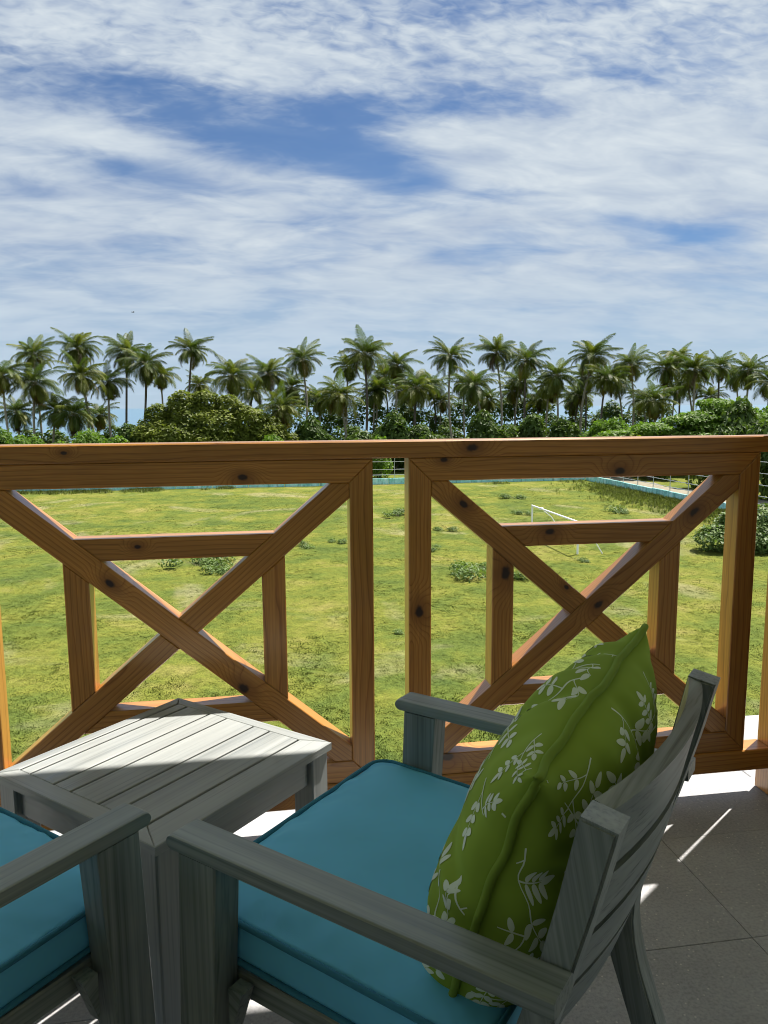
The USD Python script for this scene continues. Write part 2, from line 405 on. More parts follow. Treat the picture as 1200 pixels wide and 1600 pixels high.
leaf('palm_green', [(0.1, (0.045, 0.075, 0.014)), (0.5, (0.10, 0.14, 0.024)), (0.9, (0.20, 0.23, 0.045))], 0.35, 0.25)
leaf('palm_olive', [(0.1, (0.08, 0.10, 0.014)), (0.5, (0.17, 0.19, 0.028)), (0.9, (0.30, 0.29, 0.055))], 0.35, 0.25)
leaf('palm_yellow', [(0.1, (0.12, 0.09, 0.015)), (0.5, (0.22, 0.17, 0.03)), (0.9, (0.32, 0.22, 0.05))], 0.3, 0.25, 0.6)
leaf('palm_dead', [(0.1, (0.06, 0.04, 0.02)), (0.5, (0.12, 0.085, 0.045)), (0.9, (0.2, 0.15, 0.09))], 0.15, 0.25, 0.8)
leaf('palm_stem', [(0.1, (0.13, 0.13, 0.06)), (0.9, (0.25, 0.24, 0.14))], 0.0, 0.3, 0.5)
leaf('bush_olive', [(0.05, (0.09, 0.12, 0.016)), (0.5, (0.20, 0.235, 0.036)), (0.95, (0.34, 0.36, 0.08))], 0.35, 0.45, 0.4)
leaf('bush_bright', [(0.05, (0.07, 0.135, 0.018)), (0.5, (0.15, 0.25, 0.03)), (0.95, (0.28, 0.38, 0.07))], 0.4, 0.5, 0.4)
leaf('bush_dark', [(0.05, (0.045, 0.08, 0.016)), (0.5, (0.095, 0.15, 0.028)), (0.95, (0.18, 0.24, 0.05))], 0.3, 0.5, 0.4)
leaf('weed_green', [(0.05, (0.08, 0.13, 0.035)), (0.5, (0.15, 0.22, 0.06)), (0.95, (0.26, 0.33, 0.12))], 0.3, 1.5, 0.45)
leaf('tall_grass_green', [(0.05, (0.15, 0.195, 0.05)), (0.5, (0.22, 0.26, 0.075)), (0.95, (0.33, 0.345, 0.13))], 0.35, 0.4, 0.6)


def bark(name, a, b, ring=3.2):
    n = {'g': ('geometry', {}), 'm': ('mapping', {'scale': (1.0, 1.0, 8.0)}), 'n1': ('noise_texture', {'scale': 1.6, 'detail': 5, 'roughness': 0.65}),
         'r': ('rgb_ramp', {'ramp': [(0.3, a), (0.7, b)]}), 'b': ('bump', {'strength': 0.6, 'distance': 0.03}), 'p': ('principled_bsdf', {'roughness': 0.85})}
    return mat(name, n, [('g.position', 'm.vector'), ('m.vector', 'n1.vector'), ('n1.fac', 'r.fac'), ('r.color', 'p.base_color'), ('n1.fac', 'b.height'), ('b.normal', 'p.normal')])


bark('palm_bark', (0.13, 0.115, 0.09), (0.30, 0.27, 0.22))
bark('dark_bark', (0.045, 0.036, 0.028), (0.11, 0.09, 0.07))


def ground_materials():
    # field of creeping grass: yellow-green patches, darker damp green, straw-coloured worn parts
    n, l = {}, []
    n['g'] = ('geometry', {})
    for k, s, d, ro, di in (('a', 0.085, 5, 0.6, 0.6), ('b', 0.45, 5, 0.62, 0.4), ('c', 2.6, 6, 0.7, 0.2), ('d', 14.0, 4, 0.7, 0.0), ('e', 0.16, 4, 0.6, 0.8)):
        n[k] = ('noise_texture', {'scale': s, 'detail': d, 'roughness': ro, 'distortion': di})
        if k == 'e':
            n['mE'] = ('mapping', {'location': (31, 7, 0)}); l += [('g.position', 'mE.vector'), ('mE.vector', 'e.vector')]
        else:
            l += [('g.position', f'{k}.vector')]
    n['s1'] = ('math', {'math_type': 'multiply_add', 'value2': 0.55}); l += [('b.fac', 's1.value1')]
    n['s0'] = ('math', {'math_type': 'multiply', 'value2': 0.45}); l += [('a.fac', 's0.value1'), ('s0.value', 's1.value3')]
    n['r1'] = ('rgb_ramp', {'ramp': [(0.34, (0.058, 0.088, 0.022)), (0.45, (0.098, 0.128, 0.026)), (0.54, (0.142, 0.156, 0.029)), (0.67, (0.215, 0.195, 0.060))]}); l += [('s1.value', 'r1.fac')]
    n['r2'] = ('rgb_ramp', {'ramp': [(0.30, (0.55, 0.58, 0.55)), (0.5, (1.0, 1.0, 1.0)), (0.70, (1.3, 1.27, 1.2))]}); l += [('c.fac', 'r2.fac')]
    n['c1'] = ('mix', {'mix_type': 'multiply', 'fac': 0.55}); l += [('r1.color', 'c1.color1'), ('r2.color', 'c1.color2')]
    n['r3'] = ('rgb_ramp', {'ramp': [(0.32, (0.45, 0.5, 0.45)), (0.5, (1, 1, 1)), (0.68, (1.45, 1.42, 1.35))]}); l += [('d.fac', 'r3.fac')]
    n['c2'] = ('mix', {'mix_type': 'multiply', 'fac': 0.6}); l += [('c1.color', 'c2.color1'), ('r3.color', 'c2.color2')]
    n['wr'] = ('map_range', {'range_type': 'smoothstep', 'from_min': 0.54, 'from_max': 0.70, 'to_min': 0.0, 'to_max': 0.9, 'clamp': True}); l += [('e.fac', 'wr.value')]
    n['wd'] = ('math', {'math_type': 'multiply'}); l += [('wr.result', 'wd.value1'), ('c.fac', 'wd.value2')]
    n['c3'] = ('mix', {'color2': (0.30, 0.265, 0.16)}); l += [('wd.value', 'c3.fac'), ('c2.color', 'c3.color1')]
    n['bs'] = ('math', {'math_type': 'multiply_add', 'value2': 0.3}); l += [('d.fac', 'bs.value1'), ('c.fac', 'bs.value3')]
    n['bmp'] = ('bump', {'strength': 0.9, 'distance': 0.16}); l += [('bs.value', 'bmp.height')]
    n['p'] = ('principled_bsdf', {'roughness': 0.95, 'specular_ior_level': 0.05}); l += [('c3.color', 'p.base_color'), ('bmp.normal', 'p.normal')]
    mat('field_turf', n, l)
    leaf('turf_blade', [(0.2, (0.10, 0.135, 0.03)), (0.5, (0.155, 0.18, 0.036)), (0.8, (0.25, 0.235, 0.07))], 0.45, 0.4, 0.6, 0.55)
    n = {'g': ('geometry', {}), 'n1': ('noise_texture', {'scale': 1.3, 'detail': 6, 'roughness': 0.65}),
         'r': ('rgb_ramp', {'ramp': [(0.3, (0.13, 0.115, 0.07)), (0.7, (0.26, 0.23, 0.17))]}), 'b': ('bump', {'strength': 0.5, 'distance': 0.05}), 'p': ('principled_bsdf', {'roughness': 0.95})}
    mat('coral_sand', n, [('g.position', 'n1.vector'), ('n1.fac', 'r.fac'), ('r.color', 'p.base_color'), ('n1.fac', 'b.height'), ('b.normal', 'p.normal')])
    n = {'g': ('geometry', {}), 'm': ('mapping', {'scale': (0.05, 0.16, 1)}), 'n1': ('noise_texture', {'scale': 1.0, 'detail': 6, 'roughness': 0.65}),
         'b': ('bump', {'strength': 0.4, 'distance': 0.6}), 'p': ('principled_bsdf', {'base_color': (0.07, 0.15, 0.22), 'roughness': 0.3})}
    mat('sea_water', n, [('g.position', 'm.vector'), ('m.vector', 'n1.vector'), ('n1.fac', 'b.height'), ('b.normal', 'p.normal')])
    # teal painted low wall, stained
    n, l = {}, []
    n['g'] = ('geometry', {})
    n['n1'] = ('noise_texture', {'scale': 1.3, 'detail': 6, 'roughness': 0.68})
    n['m'] = ('mapping', {'scale': (3.0, 3.0, 0.5)})
    n['n2'] = ('noise_texture', {'scale': 1.2, 'detail': 5, 'roughness': 0.65})
    l += [('g.position', 'n1.vector'), ('g.position', 'm.vector'), ('m.vector', 'n2.vector')]
    n['r'] = ('rgb_ramp', {'ramp': [(0.33, (0.12, 0.36, 0.33)), (0.45, (0.24, 0.56, 0.52)), (0.58, (0.38, 0.66, 0.64)), (0.72, (0.62, 0.74, 0.72))]}); l += [('n1.fac', 'r.fac')]
    n['r2'] = ('rgb_ramp', {'ramp': [(0.34, (0.45, 0.46, 0.42)), (0.50, (1, 1, 1))]}); l += [('n2.fac', 'r2.fac')]
    n['c'] = ('mix', {'mix_type': 'multiply', 'fac': 0.9}); l += [('r.color', 'c.color1'), ('r2.color', 'c.color2')]
    n['p'] = ('principled_bsdf', {'roughness': 0.8}); l += [('c.color', 'p.base_color')]
    mat('teal_wall_paint', n, l)


ground_materials()

# ------------------------------------------------------------------ ground, sea, path
rng = np.random.default_rng(7)
ZG = -7.0


def field_sheet():
    xs = np.r_[np.linspace(-2500, -120, 12), np.linspace(-110, 110, 111), np.linspace(120, 2500, 12)]
    ys = np.r_[np.linspace(-2500, -40, 10), np.linspace(-30, 170, 101)]
    X, Y = np.meshgrid(xs, ys)
    Z = ZG + 0.10 * (meshkit.fbm(np.stack([X / 9, Y / 9, 0 * X], -1), 3, 2) - 0.5)
    Z = np.where(Y > 132, Z - (Y - 132) * 0.07, Z)
    i, j = np.meshgrid(np.arange(len(ys) - 1), np.arange(len(xs) - 1), indexing='ij')
    n = len(xs)
    q = np.stack([i * n + j, i * n + j + 1, (i + 1) * n + j + 1, (i + 1) * n + j], -1).reshape(-1, 4)
    return np.stack([X, Y, Z], -1).reshape(-1, 3), q


struct('field_ground', field_sheet(), MAT['field_turf'], smooth=True)
struct('sea', (np.array([(-30000, 140, -8.0), (30000, 140, -8.0), (30000, 40000, -8.0), (-30000, 40000, -8.0)], float), np.array([[0, 1, 2, 3]])), MAT['sea_water'])
_py = np.linspace(20, 118, 50)
_pl = 35.4 + 0.7 * np.sin(_py / 6.0) + 0.4 * np.sin(_py * 1.1); _pr = 40.6 + 1.3 * np.sin(_py / 7.0 + 1) + 0.6 * np.sin(_py * 0.9)
_pv = np.r_[np.c_[_pl, _py, np.full(50, ZG + 0.06)], np.c_[(_pl + _pr) / 2, _py, np.full(50, ZG + 0.13)], np.c_[_pr, _py, np.full(50, ZG + 0.06)]]
_k = np.arange(49)
struct('sand_path', (_pv, np.vstack([np.c_[_k, _k + 50, _k + 51, _k + 1], np.c_[_k + 50, _k + 100, _k + 101, _k + 51]])), MAT['coral_sand'], smooth=True)

# ------------------------------------------------------------------ balcony structure
ZF = -0.15


def balcony():
    struct('balcony_slab', cat([vf(box(-5, 1.2, -3.4, 0.325, ZF - 0.35, ZF - 0.02)), vf(box(1.2, 5, -3.4, 0.565, ZF - 0.35, ZF - 0.022))]), MAT['grout'])
    fl = UsdGeom.Xform.Define(stage, '/World/balcony_floor').GetPrim()
    tag(fl, kind='structure')
    xs = np.arange(-0.03 - 0.78 * 6, 5.0, 0.78)
    ys = -0.556 + 0.39 * np.arange(-7, 3)
    g = 0.0007
    for j in range(len(ys)):
        y0, y1 = ys[j] + g, min(ys[j] + 0.39 - g, 0.113)
        if y0 > 0.1:
            continue
        for x in xs:
            x0, x1 = x + g, x + 0.78 - g
            if x1 < -2.5 or x0 > 2.6:
                continue
            dz = rng.uniform(-0.0006, 0.0006)
            obj('tile', box(x0, x1, y0, y1, ZF - 0.018, ZF + dz, 0.0007), MAT['grey_stone_tile'], fl)
    struct('balcony_ledge', cat([vf(box(1.21, 5, 0.1145, 0.565, ZF - 0.021, ZF - 0.004, 0.003)), vf(box(-5, 1.2085, 0.1145, 0.325, ZF - 0.0195, ZF - 0.004, 0.003))]), MAT['grey_screed'])
    struct('balcony_ceiling', box(-5, 5, -3.4, 0.25, 2.45, 2.62), MAT['white_ceiling'])
    struct('rear_wall', box(-5, 5, -3.55, -3.4, ZF - 0.35, 2.62), MAT['cream_wall'])


balcony()

# ------------------------------------------------------------------ timber railing
S, PH, GAP, ZT = 0.0608, 0.8738, 0.0936, 0.9194


def timber(parent, name, poly, y0, y1, axis, label=None, knots=(), b=0.0022, seed=0, plane='xz'):
    """A board: convex polygon in the railing's (x, z) plane, thick from y0 to y1; axis = direction of the grain in that plane. knots: (x, z) in the plane."""
    m = slab(poly, y0, y1, b)
    if len(m.faces) > 60:
        pass
    r = np.random.default_rng(1000 + seed)
    a = np.array([axis[0], 0, axis[1]], float); a /= np.linalg.norm(a)
    c = np.cross(a, [0, 1.0, 0])
    # more vertices along the board so that the knot vectors interpolate exactly (they are linear, so corners are enough)
    v = np.array(m.vertices)
    cen = v.mean(0)
    off = np.array([r.uniform(0, 40), r.uniform(-0.06, 0.06), r.choice([-1, 1]) * r.uniform(0.02, 0.09)])
    q = v - cen
    g = np.c_[q @ a, q @ np.array([0, 1.0, 0]), q @ c] + off
    ex = {}
    for k in range(2):
        if k < len(knots):
            kx, kz = knots[k][:2]
            size = knots[k][2] if len(knots[k]) > 2 else 1.0
            d = v - np.array([kx, 0, kz])
            ex['knot_' + 'ab'[k]] = np.c_[(d @ a) * 0.62, d @ c, d[:, 1] * 0] / (size * 0.66)
        else:
            ex['knot_' + 'ab'[k]] = np.full((len(v), 3), 9.0)
    o = obj(name, m, MAT['oiled_pine'], parent, grain=g, extra=ex)
    if label:
        o.SetCustomDataByKey('label', label)
    return o


def railing():
    t = thing('wooden_railing', 'orange-brown pine balcony railing of crossed timber panels under a long top rail', 'railing')
    Q = lambda *p: Polygon(p)
    timber(t, 'top_rail', sbox(-2.2, PH + 0.0003, 1.178, ZT), -0.004, 0.0665, (1, 0), knots=[(0.263, 0.899, 1.15), (-0.75, 0.90, 0.5)], b=0.0035, seed=1)
    timber(t, 'base_rail', sbox(-2.2, -0.064, 1.178, -0.0003), -0.004, 0.066, (1, 0), knots=[(-0.28, -0.035, 1.0), (-0.60, -0.03, 0.7)], b=0.003, seed=2)
    seed = 10
    sets = {0: dict(top=[(-0.328, 0.832, 0.9)], diagA=[(-0.661, 0.574, 0.95), (-0.345, 0.284, 1.25)], up=[(-0.591, 0.664, 0.6)]),
            1: dict(top=[(0.186, 0.868, 0.7), (0.675, 0.829, 1.1)], left=[(0.122, 0.466, 1.2)], bot=[(0.202, 0.05, 1.2)], diagA=[(0.242, 0.749, 1.0), (0.532, 0.513, 0.6)],
                    up=[(0.482, 0.668, 1.0)], diagB=[(0.9, 0.711, 1.1), (0.627, 0.46, 1.1)], vl=[(0.36, 0.56, 1.4)]),
            2: {}, 3: {}}
    timber(t, 'top_rail', sbox(1.522, PH + 0.0003, 3.0, ZT), -0.004, 0.0665, (1, 0), b=0.0035, seed=3)
    timber(t, 'base_rail', sbox(1.522, -0.064, 3.0, -0.0003), -0.004, 0.066, (1, 0), b=0.003, seed=4)
    for k, x0 in ((0, -1.0), (1, GAP), (2, -1.0 - GAP - 1.0), (3, 1.614)):
        W, H = 1.0, PH
        kn = sets[k]
        y0, y1 = 0.0, S
        X = lambda p: affinity.translate(p, x0, 0)
        timber(t, 'panel_top_rail', X(Q((0, H - 2e-4), (W, H - 2e-4), (W - S, H - S), (S, H - S))), y0, y1, (1, 0), knots=kn.get('top', ()), seed=seed)
        timber(t, 'panel_bottom_rail', X(Q((0, 2e-4), (W, 2e-4), (W - S, S), (S, S))), y0, y1, (1, 0), knots=kn.get('bot', ()), seed=seed + 1)
        timber(t, 'panel_stile', X(Q((0, 4e-4), (S, S), (S, H - S), (0, H - 4e-4))), y0, y1, (0, 1), knots=kn.get('left', ()), seed=seed + 2)
        timber(t, 'panel_stile', X(Q((W, 4e-4), (W - S, S), (W - S, H - S), (W, H - 4e-4))), y0, y1, (0, 1), knots=kn.get('right', ()), seed=seed + 3)
        e = 0.0004
        inner = sbox(S + e, S + e, W - S - e, H - S - e)
        dA = LineString([(S, H - S), (W - S, S)]).buffer(S / 2, cap_style=3)
        dA = affinity.scale(dA, 1.3, 1.3).intersection(inner) if False else LineString([(S - 0.2, H - S + 0.2 * (H - 2 * S) / (W - 2 * S)), (W - S + 0.2, S - 0.2 * (H - 2 * S) / (W - 2 * S))]).buffer(S / 2, cap_style=2).intersection(inner)
        dB = affinity.scale(dA, -1, 1, origin=(W / 2, H / 2))
        aA, aB = (W - 2 * S, -(H - 2 * S)), (W - 2 * S, H - 2 * S)
        whole, cut, aw, ac, kw, kc = (dA, dB, aA, aB, 'diagA', 'diagB') if k != 1 else (dB, dA, aB, aA, 'diagB', 'diagA')
        timber(t, 'diagonal_brace', X(whole), y0 + 0.0006, y1, aw, knots=kn.get(kw, ()), seed=seed + 4)
        halves = [p for p in cut.difference(whole.buffer(e, join_style=2)).geoms]
        halves.sort(key=lambda p: p.centroid.x)
        for i, p in enumerate(halves):
            ks = [q for q in kn.get(kc, ()) if X(p).buffer(0.02).contains(LineString([q[:2], (q[0] + 1e-6, q[1])]))]
            timber(t, 'diagonal_brace', X(p), y0 + 0.0006, y1, ac, knots=ks, seed=seed + 5 + i)
        both = dA.union(dB).buffer(e, join_style=2)
        cx, cz = W / 2, H / 2
        for nm, strip, want, ax, key in (('cross_bar', sbox(0.1, cz + 0.194, W - 0.1, cz + 0.25), (cx, cz + 0.22), (1, 0), 'up'), ('cross_bar', sbox(0.1, cz - 0.25, W - 0.1, cz - 0.194), (cx, cz - 0.22), (1, 0), 'dn'),
                                         ('short_post', sbox(cx - 0.271, 0.1, cx - 0.211, H - 0.1), (cx - 0.24, cz), (0, 1), 'vl'), ('short_post', sbox(cx + 0.211, 0.1, cx + 0.271, H - 0.1), (cx + 0.24, cz), (0, 1), 'vr')):
            rest = strip.difference(both)
            p = min(rest.geoms, key=lambda g: g.centroid.distance(Polygon([want, (want[0] + .001, want[1]), (want[0], want[1] + .001)])))
            timber(t, nm, X(p), y0 + 0.0012, y1 - 0.0006, ax, knots=kn.get(key, ()), seed=seed + 8)
            seed += 1
        seed += 20
    # the corner column that the rails die into
    c = thing('wooden_column', 'broad pine-clad column at the right edge where the railing ends', 'column')
    m = box(1.18, 1.52, -0.27, 0.064, ZF, 2.45, 0.004)
    v = np.array(m.vertices)
    g = np.c_[v[:, 2], v[:, 1] + 0.3, v[:, 0] - 1.3]
    obj('post_body', m, MAT['oiled_pine'], c, grain=g, extra={'knot_a': np.full((len(v), 3), 9.0), 'knot_b': np.full((len(v), 3), 9.0)})


railing()

# ------------------------------------------------------------------ furniture
FWD = np.array([-0.73696, 0.67595, 0]); SIDE = np.array([0.67595, 0.73696, 0])
O = np.array([-0.4210, -0.9703, ZF])


def part(parent, name, m, axis, mt, smooth=False, seed=0):
    """A wooden furniture piece with its grain along axis (a 3-vector)."""
    v, f = (np.array(m.vertices), np.array(m.faces)) if hasattr(m, 'vertices') else m
    a = np.array(axis, float); a /= np.linalg.norm(a)
    b = np.cross(a, [0, 0, 1.0] if abs(a[2]) < 0.9 else [1.0, 0, 0]); b /= np.linalg.norm(b)
    c = np.cross(a, b)
    r = np.random.default_rng(500 + seed)
    g = np.c_[v @ a, v @ b, v @ c] + r.uniform(-3, 3, 3)
    if smooth:
        mm = trimesh.graph.smooth_shade(trimesh.Trimesh(v, f, process=False), angle=math.radians(30), facet_minarea=None)
        v, f = np.array(mm.vertices), np.array(mm.faces)
        g = np.c_[v @ a, v @ b, v @ c] + r.uniform(-3, 3, 3) * 0 + r.uniform(-3, 3, 3)
        return obj(name, (v, f), mt, parent, smooth=True, grain=g)
    return obj(name, (v, f), mt, parent, grain=g)


def extrude_y(profile, y0, y1, b=0.003):
    """A closed (x, z) profile, not always convex, thickened along y with chamfered rims."""
    poly = Polygon(profile)
    cs = lambda p: manifold3d.CrossSection([np.array(p.exterior.coords)[:-1]])
    small = poly.buffer(-b, join_style=1, quad_segs=3)
    full = trimesh.creation.extrude_polygon(poly, y1 - y0 - 2 * b, engine='earcut')
    full.apply_translation([0, 0, y0 + b])
    thin = trimesh.creation.extrude_polygon(small, y1 - y0, engine='earcut')
    thin.apply_translation([0, 0, y0])
    a = manifold3d.Manifold(manifold3d.Mesh(full.vertices.astype(np.float32), full.faces.astype(np.uint32)))
    c = manifold3d.Manifold(manifold3d.Mesh(thin.vertices.astype(np.float32), thin.faces.astype(np.uint32)))
    m = (a + c).to_mesh()
    v = np.array(m.vert_properties[:, :3], float); f = np.array(m.tri_verts)
    v = np.c_[v[:, 0], v[:, 2], v[:, 1]]
    return v, f[:, ::-1]


REAR = np.array([(-0.577, 0.755), (-0.556, 0.665), (-0.531, 0.571), (-0.505, 0.48), (-0.482, 0.405), (-0.476, 0.375), (-0.475, 0.345), (-0.479, 0.31), (-0.489, 0.266), (-0.519, 0.177), (-0.578, 0.0)])
FRONT = np.array([(-0.539, 0.762), (-0.519, 0.668), (-0.496, 0.571), (-0.468, 0.48), (-0.440, 0.405), (-0.431, 0.375), (-0.428, 0.345), (-0.432, 0.31), (-0.443, 0.266), (-0.474, 0.177), (-0.536, 0.0)])


def back_x(z):
    return np.interp(z, FRONT[::-1, 1], FRONT[::-1, 0]), np.interp(z, REAR[::-1, 1], REAR[::-1, 0])


def make_chair(path_thing):
    t, M = path_thing, MAT['grey_green_paint']
    for k, s in enumerate((1, -1)):
        yo, yi = s * 0.303, s * 0.257
        a, b = sorted((yo, yi))
        leg = hull([(x0, y, z) for (x0, z) in ((-0.020, 0.577), (-0.088, 0.577), (0.004, 0.0), (-0.052, 0.0)) for y in (a + 0.002, b - 0.002)] +
                   [(x0, y, z) for (x0, z) in ((-0.022, 0.577), (-0.086, 0.577), (0.002, 0.0), (-0.050, 0.0)) for y in (a, b)])
        part(t, 'front_leg', leg, (0, 0, 1), M, seed=k)
        # arm: bullnosed front, flat board, slightly narrower towards the back post
        pts = []
        for x, w in ((-0.009, 0), (-0.536, 0)):
            for y in (s * 0.305, s * 0.2555):
                pts += [(x, y, 0.5785), (x, y, 0.597)]
        y0, y1 = sorted((s * 0.305, s * 0.2555))
        arm = []
        for x in (-0.538,):
            arm += [(x, y, z) for y, z in ((y0, 0.580), (y0, 0.597), (y0 + 0.003, 0.60), (y1 - 0.003, 0.60), (y1, 0.597), (y1, 0.580), (y0 + 0.002, 0.578), (y1 - 0.002, 0.578))]
        for ang in np.linspace(-90, 90, 9):
            x = -0.011 + 0.011 * math.cos(math.radians(ang)); z = 0.589 + 0.011 * math.sin(math.radians(ang))
            arm += [(x - 0.001, y0, 0.589 + (z - 0.589) * 0.85), (x, y0 + 0.003, z), (x, y1 - 0.003, z), (x - 0.001, y1, 0.589 + (z - 0.589) * 0.85)]
        part(t, 'armrest', hull(arm), (1, 0, 0), M, smooth=True, seed=3 + k)
        a, b = sorted((s * 0.2545, s * 0.211))
        part(t, 'back_post', extrude_y(np.vstack([REAR, FRONT[::-1]]), a, b, 0.003), (0.2, 0, 1), M, smooth=True, seed=5 + k)
        a, b = sorted((s * 0.254, s * 0.229))
        part(t, 'side_rail', box(-0.43, -0.02, a, b, 0.362, 0.398, 0.003), (1, 0, 0), M, seed=8 + k)
        br = hull([(-0.086, y, z) for y in (s * 0.262, s * 0.285) for z in (0.325, 0.398)] + [(-0.110, y, 0.398) for y in (s * 0.262, s * 0.285)])
        part(t, 'corner_bracket', br, (1, 0, 0.5), M, seed=30 + k)
    part(t, 'front_rail', box(-0.062, -0.038, -0.2285, 0.2285, 0.350, 0.39, 0.003), (0, 1, 0), M, seed=11)
    part(t, 'rear_rail', box(-0.444, -0.4195, -0.2105, 0.2105, 0.32, 0.385, 0.003), (0, 1, 0), M, seed=12)
    for k in range(5):
        x = -0.10 - k * 0.064
        part(t, 'seat_slat', box(x - 0.05, x, -0.2285, 0.2285, 0.372, 0.39, 0.002), (0, 1, 0), M, seed=13 + k)
    # curved back slats, the top one thicker
    ys = np.linspace(-0.2112, 0.2112, 17)
    bow = 0.026 * (1 - (ys / 0.2105) ** 2)
    for k, (z0, z1) in enumerate(((0.672, 0.757), (0.595, 0.662), (0.520, 0.585), (0.445, 0.510))):
        rows = []
        for y, w in zip(ys, bow):
            ring = []
            for z, inn in ((z0, 0), (z1, 0), (z1, 1), (z0, 1)):
                fx, rx = back_x(z)
                th = 0.019 if k == 0 else 0.015
                xf = fx - 0.002 - w if k == 0 else fx - 0.008 - w
                ring.append((xf if inn == 0 else xf - th, y, z + (0.0045 if inn == 0 else -0.0025) * (k == 0 and z == z1)))
            rows.append(ring)
        v = np.array(rows).reshape(-1, 3)
        f = []
        n = len(ys)
        for i in range(n - 1):
            for j in range(4):
                f.append((i * 4 + j, i * 4 + (j + 1) % 4, (i + 1) * 4 + (j + 1) % 4, (i + 1) * 4 + j))
        f += [(3, 2, 1, 0), ((n - 1) * 4, (n - 1) * 4 + 1, (n - 1) * 4 + 2, (n - 1) * 4 + 3)]
        f = np.array(f)
        f = np.vstack([f[:, [0, 2, 1]], f[:, [0, 3, 2]]])
        mm = trimesh.graph.smooth_shade(trimesh.Trimesh(v, f, process=False), angle=math.radians(35), facet_minarea=None)
        part(t, 'back_slat', (np.array(mm.vertices), np.array(mm.faces)), (0, 1, 0), M, seed=20 + k)


RZ_R = math.atan2(FWD[1], FWD[0])
RZ_L = math.atan2(SIDE[1], SIDE[0])
LOC_R = O + 0.305 * SIDE
LOC_L = O + 0.368 * FWD + 0.030 * SIDE
chairs = 'grey-green slatted armchairs'
ch_r = thing('armchair', 'weathered grey-green wooden armchair holding the green leaf-print pillow, nearest the right side', 'armchair', LOC_R, RZ_R, 'wooden armchairs on the balcony')
make_chair(ch_r)
ch_l = thing('armchair', 'grey-green wooden armchair cut off by the left edge, one arm and leg in view', 'armchair', LOC_L, RZ_L, 'wooden armchairs on the balcony')
for c in ch_r.GetChildren():
    pass
ch_l.GetReferences().AddInternalReference(ch_r.GetPath())
ch_l.SetInstanceable(True)


def seat_cushion(label, loc, rz, seed):
    t = thing('seat_cushion', label, 'cushion', loc, rz)
    r = np.random.default_rng(seed)
    x0, x1, hy, rad = -0.432, 0.036, 0.2505, 0.035
    poly = sbox(x0 + rad, -hy + rad, x1 - rad, hy - rad).buffer(rad, quad_segs=10)
    ring = poly.exterior
    N = 220
    out = np.array([ring.interpolate(s, normalized=True).coords[0] for s in np.linspace(0, 1, N, endpoint=False)])
    cen = np.array([(x0 + x1) / 2, 0.0])
    tilt = lambda x: 0.472 + 0.045 * (x - x1) * 0.75       # the seat falls towards the back
    rows = []

    def wrinkle(p, t):
        q = np.c_[p * 30, np.full(len(p), seed * 3.1)]
        w = meshkit.fbm(q, 2, seed) - 0.5
        return 0.013 * w * np.exp(-((t - 0.12) / 0.14) ** 2)
    # bottom centre outwards, up the side band, then the crowned top to the middle
    prof = [(0.999, -0.061, 1), (0.55, -0.061, 1), (0.12, -0.061, 1), (0.03, -0.060, 1), (0.006, -0.057, 1), (-0.010, -0.047, 1), (-0.016, -0.031, 1), (-0.010, -0.013, 1), (0.004, -0.003, 1)]
    tops = np.r_[0.015, 0.03, 0.05, 0.075, 0.11, 0.15, 0.20, 0.27, 0.36, 0.47, 0.6, 0.75, 0.9, 0.999]
    for tt, dz, _ in prof:
        p = cen + (out - cen) * (1 - tt)
        rows.append(np.c_[p, tilt(p[:, 0]) + dz])
    for tt in tops:
        p = cen + (out - cen) * (1 - tt)
        crown = 0.021 * (1 - (1 - min(tt / 0.5, 1)) ** 2.2)
        rows.append(np.c_[p, tilt(p[:, 0]) + crown + wrinkle(p, tt)])
    v = np.vstack(rows)
    f = []
    R = len(rows)
    i, j = np.meshgrid(np.arange(R - 1), np.arange(N), indexing='ij')
    q = np.stack([i * N + j, i * N + (j + 1) % N, (i + 1) * N + (j + 1) % N, (i + 1) * N + j], -1).reshape(-1, 4)
    obj('cover', (v, q), MAT['blue_canvas'], t, smooth=True)
    for dz in (0.0, -0.057):
        p = cen + (out - cen) * (1 + 0.010)
        wob = 0.0012 * (meshkit.noise(np.c_[p * 18, np.full(N, 7.0 + dz)], seed + 3) - 0.5)
        obj('piping', loop_tube(np.c_[p, tilt(p[:, 0]) + dz + wob], 0.0042), MAT['blue_piping'], t, smooth=True)


seat_cushion('blue canvas seat cushion with dark piping under the green pillow', LOC_R - 0.005 * FWD, RZ_R, 3)
seat_cushion('blue canvas seat cushion with dark piping at the left edge behind the nearer armrest', LOC_L - 0.028 * SIDE, RZ_L, 5)


